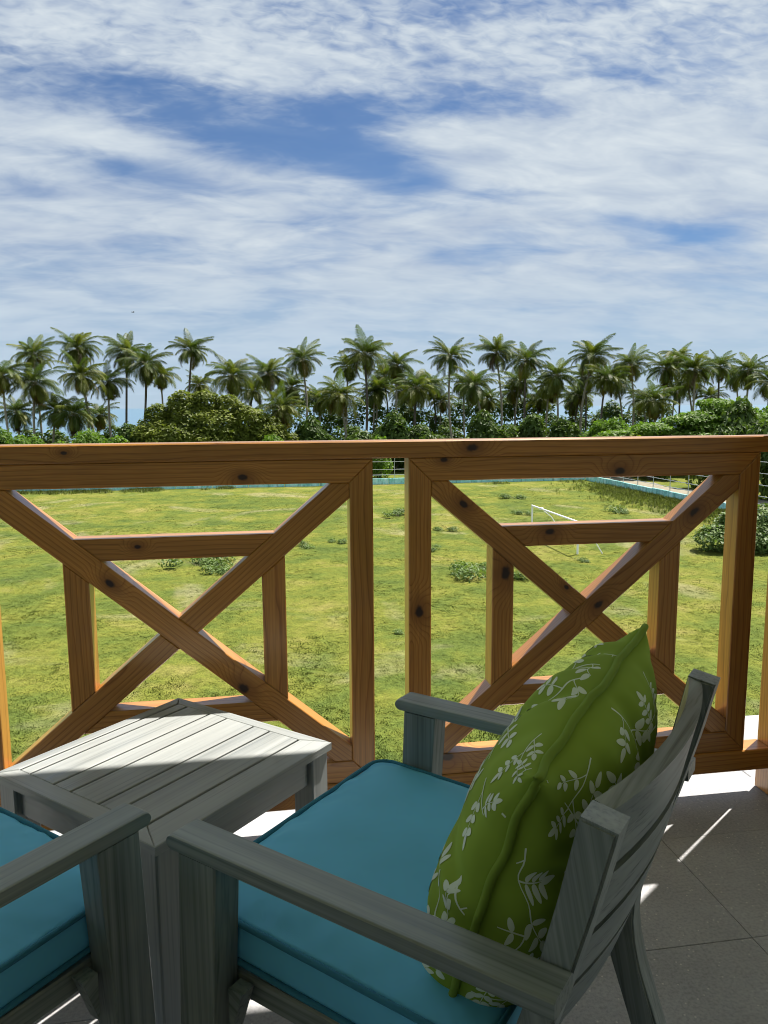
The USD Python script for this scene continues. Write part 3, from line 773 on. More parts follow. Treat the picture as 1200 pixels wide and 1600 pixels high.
def side_table():
    U0, U1, V0, V1 = 0.187, 0.657, 0.132, 0.603
    base = O + FWD * U0 + SIDE * V0
    t = thing('side_table', 'square pale grey slatted wooden side table between the two armchairs', 'table', base, RZ_L)
    # local x = SIDE (v - V0), local y = FWD (u - U0)
    M = MAT['pale_grey_paint']
    L, D, h, th = V1 - V0, U1 - U0, 0.45, 0.018
    g = 0.0030
    e0, e1 = 0.038, L - 0.028
    us = [0.0, 0.067, 0.149, 0.197, 0.280, 0.332, 0.410, 0.442, D]
    for k in range(len(us) - 1):
        a, b = us[k] + (g if k else 0), us[k + 1] - (g if k < len(us) - 2 else 0)
        name = 'edge_board' if k in (0, len(us) - 2) else 'top_slat'
        if k in (0, len(us) - 2):
            part(t, name, slab_xy([(0, a) if k == 0 else (e0, a), (L, a) if k == 0 else (e1, a), (e1, b) if k == 0 else (L, b), (e0, b) if k == 0 else (0, b)], h - th, h), (1, 0, 0), M, seed=40 + k)
        else:
            part(t, name, box(e0 + 0.0003, e1 - 0.0003, a, b, h - th, h - 0.0004, 0.0012), (1, 0, 0), M, seed=40 + k)
    part(t, 'end_board', slab_xy([(0.0005, 0.0008), (e0, us[1]), (e0, us[-2]), (0.0005, D - 0.0008)], h - th, h - 0.0002), (0, 1, 0), M, seed=60)
    part(t, 'end_board', slab_xy([(L - 0.0005, 0.0008), (e1, us[1]), (e1, us[-2]), (L - 0.0005, D - 0.0008)], h - th, h - 0.0002), (0, 1, 0), M, seed=61)
    w = 0.052
    i = 0.006
    for k, (x, y) in enumerate(((i, i), (L - i - w, i), (i, D - i - w), (L - i - w, D - i - w))):
        part(t, 'leg', box(x, x + w, y, y + w, 0.0, h - th - 0.0006, 0.003), (0, 0, 1), M, seed=70 + k)
    for k, m in enumerate((box(i + w, L - i - w, 0.018, 0.040, h - th - 0.06, h - th - 0.0006, 0.002), box(i + w, L - i - w, D - 0.040, D - 0.018, h - th - 0.06, h - th - 0.0006, 0.002),
                           box(0.018, 0.040, i + w, D - i - w, h - th - 0.06, h - th - 0.0006, 0.002), box(L - 0.040, L - 0.018, i + w, D - i - w, h - th - 0.06, h - th - 0.0006, 0.002))):
        part(t, 'apron', m, (1, 0, 0) if k < 2 else (0, 1, 0), M, seed=80 + k)


def slab_xy(pts, z0, z1, b=0.0015):
    poly = Polygon(pts)
    full = np.array(poly.exterior.coords)[:-1]
    small = np.array(poly.buffer(-b, join_style=2).exterior.coords)[:-1]
    return hull([(x, y, z) for x, y in small for z in (z0, z1)] + [(x, y, z) for x, y in full for z in (z0 + b, z1 - b)])


side_table()


def pillow():
    A, B, TH = 0.230, 0.200, 0.100
    # local frame of the pillow: X across the chair (towards the far arm), Y up the backrest, Z = front face normal
    loc = LOC_R
    t = thing('throw_pillow', 'green cotton throw pillow with white leafy sprigs and corded edge leaning on the backrest', 'pillow', loc, RZ_R)
    Xa = np.array([0.03, -1.0, 0.10]); Xa /= np.linalg.norm(Xa)       # chair local: -y is towards the far arm
    lean = math.radians(19)
    Ya = np.array([-math.sin(lean), 0.0, math.cos(lean)]); Ya -= Xa * (Ya @ Xa); Ya /= np.linalg.norm(Ya)
    Za = np.cross(Xa, Ya)
    if Za[0] < 0:
        Za = -Za
    cen = np.array([-0.409, -0.010, 0.606])

    def plan(u, v):
        x = A * 1.04 * u * np.sqrt(1 - 0.20 * v ** 2) * (1 - 0.03 * (1 - v ** 2))
        y = B * 1.06 * v * np.sqrt(1 - 0.20 * u ** 2) * (1 - 0.03 * (1 - u ** 2))
        # slumped: the lower half spreads, corners are pulled out into ears
        ear = (np.abs(u) * np.abs(v)) ** 9
        return x * (1 + 0.06 * ear), y * (1 + 0.09 * ear)

    def thick(u, v, side):
        base = ((1 - u ** 2).clip(0) * (1 - v ** 2).clip(0))
        z = TH * (base ** 0.36) * (1 - 0.12 * v)
        edge_v = np.exp(-(1 - np.abs(v)) / 0.22); edge_u = np.exp(-(1 - np.abs(u)) / 0.22)
        w = 0
        w = w + edge_v * (meshkit.noise(np.stack([u * 7 + 3 * side, v * 1.3, 0 * u + 5 * side], -1), 11) - 0.5) * 0.050
        w = w + edge_u * (meshkit.noise(np.stack([v * 7 + 9 * side, u * 1.3, 0 * u + 2 * side], -1), 12) - 0.5) * 0.042
        w = w + (meshkit.fbm(np.stack([u * 2.2, v * 2.2, 0 * u + 8 * side], -1), 3, 21) - 0.5) * 0.014
        return z + w * (base ** 0.25)

    def surf(u, v, side, off=0.0):
        u, v = np.asarray(u, float), np.asarray(v, float)
        x, y = plan(u, v)
        z = thick(u, v, side) + off
        # the back face is flattened by the backrest
        zz = z if side > 0 else -1.12 * z
        mid = 0.010 * np.cos(u * 2.6) * 0
        return cen + x[..., None] * Xa + y[..., None] * Ya + (zz + mid)[..., None] * Za

    K = 120
    # dense near the seam
    s = np.sin(np.linspace(-np.pi / 2, np.pi / 2, K + 1))
    U, V = np.meshgrid(s, s, indexing='ij')
    i, j = np.meshgrid(np.arange(K), np.arange(K), indexing='ij')
    q = np.stack([i * (K + 1) + j, (i + 1) * (K + 1) + j, (i + 1) * (K + 1) + j + 1, i * (K + 1) + j + 1], -1).reshape(-1, 4)
    vF = surf(U, V, 1).reshape(-1, 3); vB = surf(U, V, -1).reshape(-1, 3)
    flip = np.dot(np.cross(Xa, Ya), Za) < 0
    qf, qb = (q[:, ::-1], q) if flip else (q, q[:, ::-1])
    V2, F2 = cat([(vF, np.vstack([qf[:, [0, 1, 2]], qf[:, [0, 2, 3]]])), (vB, np.vstack([qb[:, [0, 1, 2]], qb[:, [0, 2, 3]]]))])
    tm = trimesh.Trimesh(V2, F2, process=False); tm.merge_vertices(digits_vertex=6)
    obj('cover', tm, MAT['green_cotton'], t, smooth=True)
    e = np.linspace(-1, 1, 81)[:-1]
    eu = np.r_[e, np.ones(80), -e, -np.ones(80)]; ev = np.r_[-np.ones(80), e, np.ones(80), -e]
    line = surf(eu, ev, 1)
    c2 = line.mean(0)
    line = line + 0.003 * (line - c2) / np.linalg.norm(line - c2, axis=1, keepdims=True)
    wob = (meshkit.noise(np.c_[line * 22], 31) - 0.5) * 0.010
    line = line + wob[:, None] * Za
    obj('corded_seam', loop_tube(line, 0.0052, 10), MAT['green_piping'], t, smooth=True)
    # printed sprigs: thin leaf shapes lying on the cloth
    r = np.random.default_rng(12)
    parts, taken = [], {1: [], -1: []}

    def add(poly_xy, side, solid=False):
        p = np.asarray(poly_xy)
        u, v = flat(p)
        if np.abs(u).max() > 0.9985 or np.abs(v).max() > 0.9985:
            return
        c = p.mean(0)
        if solid:
            if any(np.hypot(*(c - o)) < 0.0095 for o in taken[side]):
                return
            taken[side].append(c)
        mid = c + (p - c) * 0.5
        allp = np.vstack([c[None], mid, p])
        w = surf(*flat(allp), side, 0.0009)
        n = len(p); k = np.arange(n); k2 = (k + 1) % n
        f = np.vstack([np.c_[np.zeros(n, int), 1 + k, 1 + k2], np.c_[1 + k, 1 + n + k, 1 + n + k2], np.c_[1 + k, 1 + n + k2, 1 + k2]])
        parts.append((w, f))

    def flat(p):
        # the cloth laid flat is larger than the pillow's outline: it wraps over the swell of the sides
        return np.sin(np.clip(p[:, 0] / 0.285, -1, 1) * math.pi / 2), np.sin(np.clip(p[:, 1] / 0.240, -1, 1) * math.pi / 2)

    def ellipse(c, d, a, b):
        th = np.linspace(0, 2 * np.pi, 15)[:-1]
        d = np.array([math.cos(d), math.sin(d)]); nrm = np.array([-d[1], d[0]])
        return c + np.outer(np.cos(th) * a, d) + np.outer(np.sin(th) * b * (1 - 0.25 * np.cos(th)), nrm)

    def stem(p0, ang, length, bend, w, side):
        tt = np.linspace(0, 1, 11)
        a = ang + bend * tt
        st = np.c_[np.cos(a), np.sin(a)] * (length / 10)
        p = np.vstack([p0, p0 + np.cumsum(st[:-1], 0)])
        for k in range(10):
            d = p[k + 1] - p[k]; d /= np.linalg.norm(d) + 1e-9
            nn = np.array([-d[1], d[0]]) * w * (1 - 0.05 * k)
            add(np.array([p[k] - nn, p[k + 1] - nn * 0.95, p[k + 1] + nn * 0.95, p[k] + nn]), side)
        return p, a

    def leaflets(p, a, ks, side, big):
        for k in ks:
            for sd2 in (-1, 1):
                la = a[k] + sd2 * r.uniform(0.95, 1.3)
                ll, lw = big * r.uniform(0.0074, 0.0098), big * r.uniform(0.0040, 0.0052)
                add(ellipse(p[k] + np.array([math.cos(la), math.sin(la)]) * (ll + 0.0012), la, ll, lw), side, True)
        add(ellipse(p[10] + np.array([math.cos(a[10]), math.sin(a[10])]) * 0.009 * big, a[10], 0.0105 * big, 0.005 * big), side, True)

    def sprig(p0, ang, side):
        # a thin branch with two or three leafy twigs
        p, a = stem(np.array(p0), ang, r.uniform(0.06, 0.09), r.uniform(-0.5, 0.5), 0.0014, side)
        sgn = r.choice([-1, 1])
        for at in ((3, 8) if r.random() < 0.5 else (2, 6, 10)):
            sgn = -sgn
            aa = a[at] + (sgn * r.uniform(0.8, 1.3) if at < 10 else 0.0)
            pp, ab = stem(p[at], aa, r.uniform(0.040, 0.056), r.uniform(-0.35, 0.35), 0.0010, side)
            leaflets(pp, ab, (3, 6, 9) if r.random() < 0.6 else (4, 8), side, r.uniform(0.9, 1.1))

    for side in (1, -1):
        grid = [(x + (j % 2) * 0.045, y) for j, y in enumerate(np.arange(-0.235, 0.24, 0.088)) for x in np.arange(-0.275, 0.28, 0.112)]
        for gx, gy in grid:
            sprig((gx + r.uniform(-.016, .016), gy + r.uniform(-.016, .016)), r.uniform(0, 2 * np.pi), side)
    obj('leaf_print', cat(parts), MAT['white_print'], t, smooth=True)


pillow()

# ------------------------------------------------------------------ field wall, fence, goal
def field_wall():
    t = thing('low_field_wall', 'low weathered teal-painted concrete wall around the far side of the field', 'wall')
    M = MAT['teal_wall_paint']
    w = 3.6
    x = 34.4
    k = 0
    while x > -46:
        dz = rng.uniform(-0.03, 0.03)
        obj('wall_panel', box(x - w + 0.02, x - 0.02, 76.9, 77.1, ZG - 0.3, ZG + 0.62 + dz, 0.02), M, t)
        x -= w
    y = 76.88
    while y > 36:
        dz = rng.uniform(-0.03, 0.03)
        obj('wall_panel', box(34.4, 34.6, y - 2.9 + 0.02, y - 0.02, ZG - 0.3, ZG + 0.62 + dz, 0.02), M, t)
        y -= 2.9
    t = thing('metal_fence', 'tall see-through fence of thin grey metal posts and rails on the teal wall', 'fence')
    G = MAT['galvanised_steel']
    hs = (0.98, 1.55, 2.35, 3.18, 4.0)
    for k in range(22):
        x = 13.46 + 3.6 * (k - 16)
        if x > 34:
            continue
        obj('fence_post', tube([(x, 77.15, ZG + 0.3), (x, 77.15, ZG + 4.05)], 0.035, 6), G, t)
    for h in hs:
        obj('fence_rail', tube([(-46, 77.15, ZG + h), (34.65, 77.15, ZG + h)], 0.028, 6), G, t)
        obj('fence_rail', tube([(34.65, 77.15, ZG + h), (34.65, 36, ZG + h)], 0.028, 6), G, t)
    for k in range(15):
        obj('fence_post', tube([(34.65, 77.15 - 2.9 * k, ZG + 0.3), (34.65, 77.15 - 2.9 * k, ZG + 4.05)], 0.035, 6), G, t)


field_wall()


def goal():
    t = thing('football_goal', 'white metal football goal without a net standing on the grass', 'goal')
    M = MAT['white_goal_paint']
    x, ya, yb, z = 16.58, 37.1, 44.3, ZG + 1.76
    obj('goal_post', tube([(x, ya, ZG - 0.1), (x, ya, z)], 0.055, 10), M, t, smooth=40)
    obj('goal_post', tube([(x, yb, ZG - 0.1), (x, yb, z)], 0.055, 10), M, t, smooth=40)
    obj('crossbar', tube([(x, ya - 0.055, z), (x, yb + 0.055, z)], 0.055, 10), M, t, smooth=40)
    for y in (ya + 0.15, yb - 1.6):
        obj('back_stay', tube([(x, y, z), (x + 0.62, y - 0.1, z - 0.5), (x + 1.4, y - 0.3, ZG - 0.05)], 0.028, 8), M, t, smooth=40)
    obj('bar_clamp', box(x - 0.09, x + 0.09, yb - 1.72, yb - 1.48, z - 0.07, z + 0.10, 0.02), M, t)


goal()

# ------------------------------------------------------------------ palms
def frond_mesh(az, elev, length, droop, r, leaflets=40, width=0.085, twist=0.0):
    """Frond from the origin: rachis bending under its weight with two rows of hanging leaflets."""
    n = 14
    s = np.linspace(0, 1, n)
    ang = elev - droop * s ** 1.25
    step = length / (n - 1)
    hx = np.r_[0, np.cumsum(np.cos((ang[1:] + ang[:-1]) / 2) * step)]
    hz = np.r_[0, np.cumsum(np.sin((ang[1:] + ang[:-1]) / 2) * step)]
    ca, sa = math.cos(az), math.sin(az)
    side = 0.35 * twist * s ** 2
    pts = np.c_[hx * ca - side * sa, hx * sa + side * ca, hz]
    tang = np.gradient(pts, axis=0); tang /= np.linalg.norm(tang, axis=1, keepdims=True)
    lat = np.array([-sa, ca, 0.0])
    rv, rf = tube(pts, np.linspace(0.045, 0.012, n), 4, caps=False)
    V, F = [], []
    k = 0
    ts = np.linspace(0.16, 0.995, leaflets)
    for t in ts:
        p = np.array([np.interp(t, s, pts[:, i]) for i in range(3)])
        d = np.array([np.interp(t, s, tang[:, i]) for i in range(3)])
        up = np.cross(d, lat); up = up if up[2] > 0 else -up
        L = (1.15 * math.sin(math.pi * min(1, 0.18 + 0.80 * t)) ** 0.7 + 0.12) * (length / 4.2)
        for sg in (-1, 1):
            j = r.uniform(-0.12, 0.12)
            out = lat * sg * (0.72 + j) + d * (0.60 + 0.45 * t) + up * (0.12 + r.uniform(-0.18, 0.18))
            out /= np.linalg.norm(out)
            m = p + out * L * 0.5 + np.array([0, 0, -0.05 * L])
            e = p + out * L * 0.92 + np.array([0, 0, -0.5 * L + r.uniform(-.1, .1)])
            wv = d * width * 0.5
            V += [p - wv * 0.8, p + wv * 0.8, m - wv, m + wv, e]
            F += [(k, k + 1, k + 3), (k, k + 3, k + 2), (k + 2, k + 3, k + 4)]
            k += 5
    return (rv, rf), (np.array(V), np.array(F))


def crown_class(i, seed, count, spec):
    """A class prim with the fronds of one kind of crown."""
    root = stage.CreateClassPrim(f'/World/palm_crown_kind_{i}')
    root.SetTypeName('Xform')
    r = np.random.default_rng(seed)
    for k in range(count):
        f = k / (count - 1)
        az = k * 2.39996 + r.uniform(-0.5, 0.5)
        elev = math.radians(80 - spec['fall'] * f ** spec.get('pow', 0.85) + r.uniform(-14, 9))
        length = (3.3 + 1.3 * math.sin(math.pi * min(1, f + 0.25))) * r.uniform(0.72, 1.12) * spec.get('len', 1)
        droop = spec['droop'] * (0.8 + 0.55 * f) * r.uniform(0.65, 1.35)
        (rv, rf), lf = frond_mesh(az, elev, length, droop, r, leaflets=spec.get('leaflets', 46), width=0.074, twist=r.uniform(-1, 1))
        m = 'palm_green' if f < spec['olive'] else 'palm_olive' if f < spec['yellow'] else 'palm_yellow' if f < spec['dead'] else 'palm_dead'
        if spec.get('mixed') and r.random() < spec['mixed']:
            m = 'palm_olive' if m == 'palm_green' else m
        fr = obj('frond', lf, MAT[m], root)
        obj('midrib', (rv, rf), MAT['palm_stem' if m != 'palm_dead' else 'palm_dead'], fr)
    nuts = []
    for k in range(9):
        a = k * 2.4; m = trimesh.creation.icosphere(1, r.uniform(0.11, 0.15)); m.apply_scale([1, 1, 1.25])
        m.apply_translation([0.3 * math.cos(a), 0.3 * math.sin(a), -0.35 - 0.25 * r.random()]); nuts.append(vf(m))
    obj('coconut_bunch', cat(nuts), MAT['palm_yellow' if spec.get('redfruit') else 'coconut_green'], root, smooth=True)
    heart = tube([(0, 0, -0.9), (0, 0, -0.3), (0, 0, 0.25)], [0.16, 0.24, 0.08], 7)
    obj('crown_heart', heart, MAT['palm_dead'], root, smooth=True)
    return root


KINDS = [crown_class(0, 1, 48, dict(fall=105, droop=1.25, olive=0.55, yellow=0.93, dead=0.97, mixed=0.3)),
         crown_class(1, 2, 50, dict(fall=118, droop=1.45, olive=0.40, yellow=0.88, dead=0.95, mixed=0.3)),
         crown_class(2, 3, 54, dict(fall=140, droop=1.2, olive=0.62, yellow=0.86, dead=0.95, mixed=0.2, redfruit=True)),
         crown_class(3, 4, 52, dict(fall=125, droop=1.35, olive=0.28, yellow=0.74, dead=0.95, mixed=0.4)),
         crown_class(4, 5, 44, dict(fall=112, droop=1.15, olive=0.66, yellow=0.96, dead=0.98, mixed=0.15, len=1.05))]

PALMS = [
(-32.40, 118, 15.63, 1.0, 0, 0.5, "pale feathery coconut palm rising behind the low palm near the left edge"),
(-31.37, 100, 12.01, 0.95, 1, 0.8, "coconut palm cut by the left edge, with a thin dark trunk"),
(-28.26, 102, 11.13, 1.05, 2, 0, "leafy coconut palm with straight pale trunk, before the pale feathery one at far left"),
(-24.88, 112, 16.15, 1.05, 0, 0.6, "tall dark green coconut palm standing behind the yellowish palm, second group from the left"),
(-21.67, 98, 11.93, 1.0, 3, 2.2, "yellowish coconut palm with a trunk leaning down to the right, left part of the grove"),
(-19.95, 106, 11.41, 0.95, 1, 0.6, "drooping coconut palm beside the sea gap, left of the two tall palms"),
(-18.11, 110, 15.52, 1.0, 4, -0.8, "tall coconut palm whose bare trunk curves down to the left against the sea"),
(-15.08, 106, 13.76, 1.0, 2, -1.6, "coconut palm with reddish fruit and hanging fronds, right of the curved-trunk palm"),
(-14.69, 118, 12.72, 0.85, 1, 0, "small dark coconut palm tucked behind the reddish-fruited one"),
(-9.28, 108, 15.68, 0.92, 0, 0.3, "solitary coconut palm with a thin bare trunk above the round bush"),
(-9.47, 122, 11.50, 0.8, 3, 0, "small light green palm peeping over the round bush below the solitary palm"),
(-3.72, 100, 11.85, 1.1, 1, 0.5, "broad coconut palm leaning over the right shoulder of the round bush"),
(-22.38, 96, 7.31, 0.95, 2, 0, "low young palm with drooping fronds at the foot of the yellowish palm"),
(1.09, 108, 12.50, 1.0, 0, 0, "pale untidy coconut palm just left of the tall dark-trunked palm"),
(2.36, 94, 7.76, 1.0, 3, 0, "low palm with yellow tips at the right end of the round bush"),
(5.97, 112, 14.86, 1.0, 4, -0.3, "tall coconut palm with upright crown and straight dark trunk, right of the round bush"),
(9.87, 98, 9.33, 1.05, 3, 0.2, "low broad palm with yellow lower fronds before the pale straight trunk"),
(13.58, 120, 14.18, 0.95, 1, 0, "coconut palm half hidden behind the tall palm with the pale trunk"),
(14.06, 104, 14.92, 1.1, 0, -0.3, "tall coconut palm with a straight pale trunk left of the railing gap"),
(18.73, 122, 11.05, 0.85, 2, 0, "small shaded palm deep in the grove left of the railing gap"),
(19.90, 112, 13.97, 1.0, 2, 0, "light green coconut palm standing behind the low broad palm at the middle"),
(19.95, 98, 10.28, 1.1, 1, 0.2, "low broad palm with a short dark trunk right above the railing gap"),
(27.46, 110, 15.18, 1.02, 4, 0.8, "tall coconut palm with trunk leaning slightly right, right of the railing gap"),
(28.45, 100, 10.82, 1.0, 2, 0.7, "drooping round-headed palm with a pale short trunk between two tall palms"),
(33.93, 108, 15.53, 1.0, 0, 0.6, "tall slender coconut palm with a yellow dead frond, middle right"),
(37.70, 106, 14.42, 1.0, 4, 0.2, "tall coconut palm with a long straight pale trunk and drooping crown, middle right"),
(41.00, 122, 10.37, 0.9, 3, 0, "shaded palm low between the two slender palms at middle right"),
(45.27, 120, 8.97, 0.85, 1, 0, "dark low palm behind the drooping palm with twin trunks"),
(40.81, 102, 12.09, 1.02, 2, 0.1, "coconut palm with skirt of hanging fronds over twin pale trunks"),
(48.69, 108, 15.13, 1.15, 0, -1.2, "tallest bushy coconut palm at right, with dark trunk leaning left"),
(48.03, 102, 11.73, 0.95, 1, 0, "drooping palm in front of the tallest bushy one"),
(52.81, 104, 13.81, 0.95, 4, 0, "slim coconut palm with straight thin trunk right of the tallest bushy one"),
(53.39, 98, 8.46, 1.0, 1, 0.2, "low spreading palm with a white trunk stub beside the layered green tree"),
(59.30, 106, 13.37, 1.02, 2, -0.6, "coconut palm with yellow hanging fronds above the low spreading palm"),
(69.25, 120, 15.76, 0.9, 3, 0, "coconut palm top showing behind the yellow-skirted one at right"),
(62.85, 104, 12.91, 1.05, 0, -0.5, "palm with thick brown skirt of dead fronds left of the layered green tree"),
(70.48, 110, 13.78, 0.95, 4, 0.2, "coconut palm with a reddish stem above the layered green tree"),
(71.67, 104, 12.92, 1.0, 2, 0, "dark glossy palm over the right end of the layered green tree"),
(70.76, 98, 11.05, 1.0, 1, 0.2, "coconut palm cut by the right edge with yellow fruit"),
(29.55, 124, 8.77, 0.85, 3, 0, "shaded small palm behind the foot of the right-leaning tall palm"),
(52.48, 124, 8.65, 0.85, 2, 0, "small shaded palm low between the twin trunks and the dark leaning trunk"),
]
PALMS += [
(-1.30, 124, 10.54, 0.99, 0, -0.4, "low palm hidden right behind the broad palm that leans over the round tree"),
(4.60, 119, 10.91, 1.03, 1, -0.5, "low palm showing between the round tree and the straight dark trunk"),
(9.00, 119, 9.03, 0.94, 4, -0.4, "low shaded palm just right of the straight dark trunk"),
(17.99, 122, 10.24, 0.91, 2, 0.1, "low palm crown tucked left of the pale straight trunk's base, deep in the grove"),
(20.21, 126, 12.93, 0.96, 0, -0.1, "low palm crown just right of the pale straight trunk, half in shade"),
(23.63, 127, 10.52, 0.97, 0, -0.0, "dim palm right above the left end of the railing gap"),
(28.14, 125, 11.42, 1.01, 4, -0.3, "dim palm behind the short dark-trunked broad palm"),
(32.02, 119, 11.35, 0.85, 0, 0.4, "dim palm left of the right-leaning tall trunk"),
(34.85, 116, 8.98, 0.87, 1, -0.5, "dim palm between the right-leaning trunk and the round-headed drooping palm"),
(41.27, 119, 11.74, 1.00, 4, -0.2, "dim palm behind the slender palm with the yellow dead frond"),
(44.34, 114, 10.99, 0.98, 2, -0.2, "dim palm just left of the long straight pale trunk"),
(52.33, 121, 9.47, 0.94, 0, -0.4, "dim palm behind the crown of the twin-trunk palm"),
(52.05, 118, 12.51, 0.92, 2, 0.0, "dim palm right of the twin trunks with its crown below theirs"),
(55.67, 114, 11.57, 0.99, 4, 0.3, "shaded palm behind the foot of the tallest bushy palm"),
(62.72, 119, 8.67, 0.92, 0, -0.4, "shaded palm between the tallest bushy palm and the slim thin-trunked one"),
(69.51, 121, 10.27, 0.91, 4, 0.2, "shaded palm left of the yellow-skirted palm, over the low spreading one"),
(67.69, 114, 11.35, 0.99, 4, 0.4, "shaded palm between the yellow-skirted and the brown-skirted palm"),
(71.72, 114, 9.10, 0.86, 1, -0.3, "shaded palm peeping right of the brown-skirted palm over the layered tree"),
(77.34, 116, 12.54, 0.88, 2, -0.4, "shaded palm below the reddish-stemmed palm, over the layered green tree"),
(-32.26, 108, 7.52, 0.95, 2, 0.2, "low dark palm beside the thin dark trunk at the left edge"),
(-27.85, 110, 7.69, 1.0, 1, -0.3, "low dark palm between the straight pale trunk and the low young palm, far left"),
(-22.53, 112, 7.0, 0.9, 3, 0.3, "low dim palm right behind the leaning trunk of the yellowish palm"),
]


def palms():
    r = np.random.default_rng(99)
    for x, y, h, s, kind, lean, label in PALMS:
        t = thing('palm_tree', label, 'palm tree', (x + lean, y, ZG), 0, 'coconut palms beyond the field')
        n = 16
        q = np.linspace(0, 1, n)
        sway = r.uniform(-0.8, 0.8)
        px = -lean * (q ** (1.0 if abs(lean) > 1.5 else 1.7)) + sway * np.sin(q * math.pi)
        py = r.uniform(-0.5, 0.5) * np.sin(q * math.pi)
        rad = 0.135 + 0.10 * np.exp(-q * h / 0.8) + 0.035 * (1 - q)
        rad = rad * s
        obj('trunk', tube(np.c_[px, py, q * (h - 0.4 * s) - 0.15], rad, 8, caps=False), MAT['palm_bark' if r.random() < 0.7 else 'dark_bark'], t, smooth=True)
        c = UsdGeom.Xform.Define(stage, f'{t.GetPath()}/crown')
        c.AddTranslateOp().Set(Gf.Vec3d(float(px[-1]), 0.0, float(h)))
        c.AddRotateXYZOp().Set(Gf.Vec3f(float(r.uniform(-14, 14)), float(r.uniform(-14, 14)), float(r.uniform(0, 360))))
        c.AddScaleOp().Set(Gf.Vec3f(s * 0.84))
        c.GetPrim().GetReferences().AddInternalReference(KINDS[kind].GetPath())
        c.GetPrim().SetInstanceable(True)


palms()

# ------------------------------------------------------------------ broadleaf trees, shrubs and weeds
def leaf_cloud(lobes, count, size, r, up=0.9, shell=0.55, aspect=0.55):
    """Leaf-shaped faces spread through overlapping lobes (centre, radii), denser near the surface."""
    lob = np.array([np.r_[c, ra] for c, ra in lobes], float)
    wts = (lob[:, 3] * lob[:, 4] + lob[:, 4] * lob[:, 5] + lob[:, 3] * lob[:, 5]); wts /= wts.sum()
    which = r.choice(len(lob), count, p=wts)
    d = r.normal(size=(count, 3)); d /= np.linalg.norm(d, axis=1, keepdims=True)
    d[:, 2] = np.abs(d[:, 2]) * np.where(r.random(count) < 0.78, 1, -1)
    rad = shell + (1 - shell) * r.random(count) ** 0.5
    rad *= 0.70 + 0.62 * meshkit.fbm(d * 2.4 + which[:, None] * 7.7, 3, 5)
    p = lob[which, :3] + d * rad[:, None] * lob[which, 3:]
    nrm = d * 0.8 + np.array([0, 0, up]) + r.normal(size=(count, 3)) * 0.55
    nrm /= np.linalg.norm(nrm, axis=1, keepdims=True)
    t = np.cross(nrm, r.normal(size=(count, 3))); t /= np.linalg.norm(t, axis=1, keepdims=True)
    b = np.cross(nrm, t)
    s = size * r.uniform(0.45, 1.45, count)[:, None]
    v = np.stack([p - t * s, p + b * s * aspect + nrm * s * 0.15, p + t * s, p - b * s * aspect + nrm * s * 0.15], 1).reshape(-1, 3)
    k = np.arange(count) * 4
    return v, np.vstack([np.c_[k, k + 1, k + 2], np.c_[k, k + 2, k + 3]])


def limbs(base, tips, r0, r):
    out = []
    base = np.array(base, float)
    for tip in tips:
        tip = np.array(tip, float)
        q = np.linspace(0, 1, 7)[:, None]
        p = base * (1 - q) + tip * q + np.sin(q * math.pi) * r.normal(size=3) * 0.06 * np.linalg.norm(tip - base) + np.array([0, 0, 1]) * (q * (1 - q)) * 0.5
        out.append(tube(p, np.linspace(r0, r0 * 0.25, 7), 6, caps=False))
    return cat(out)


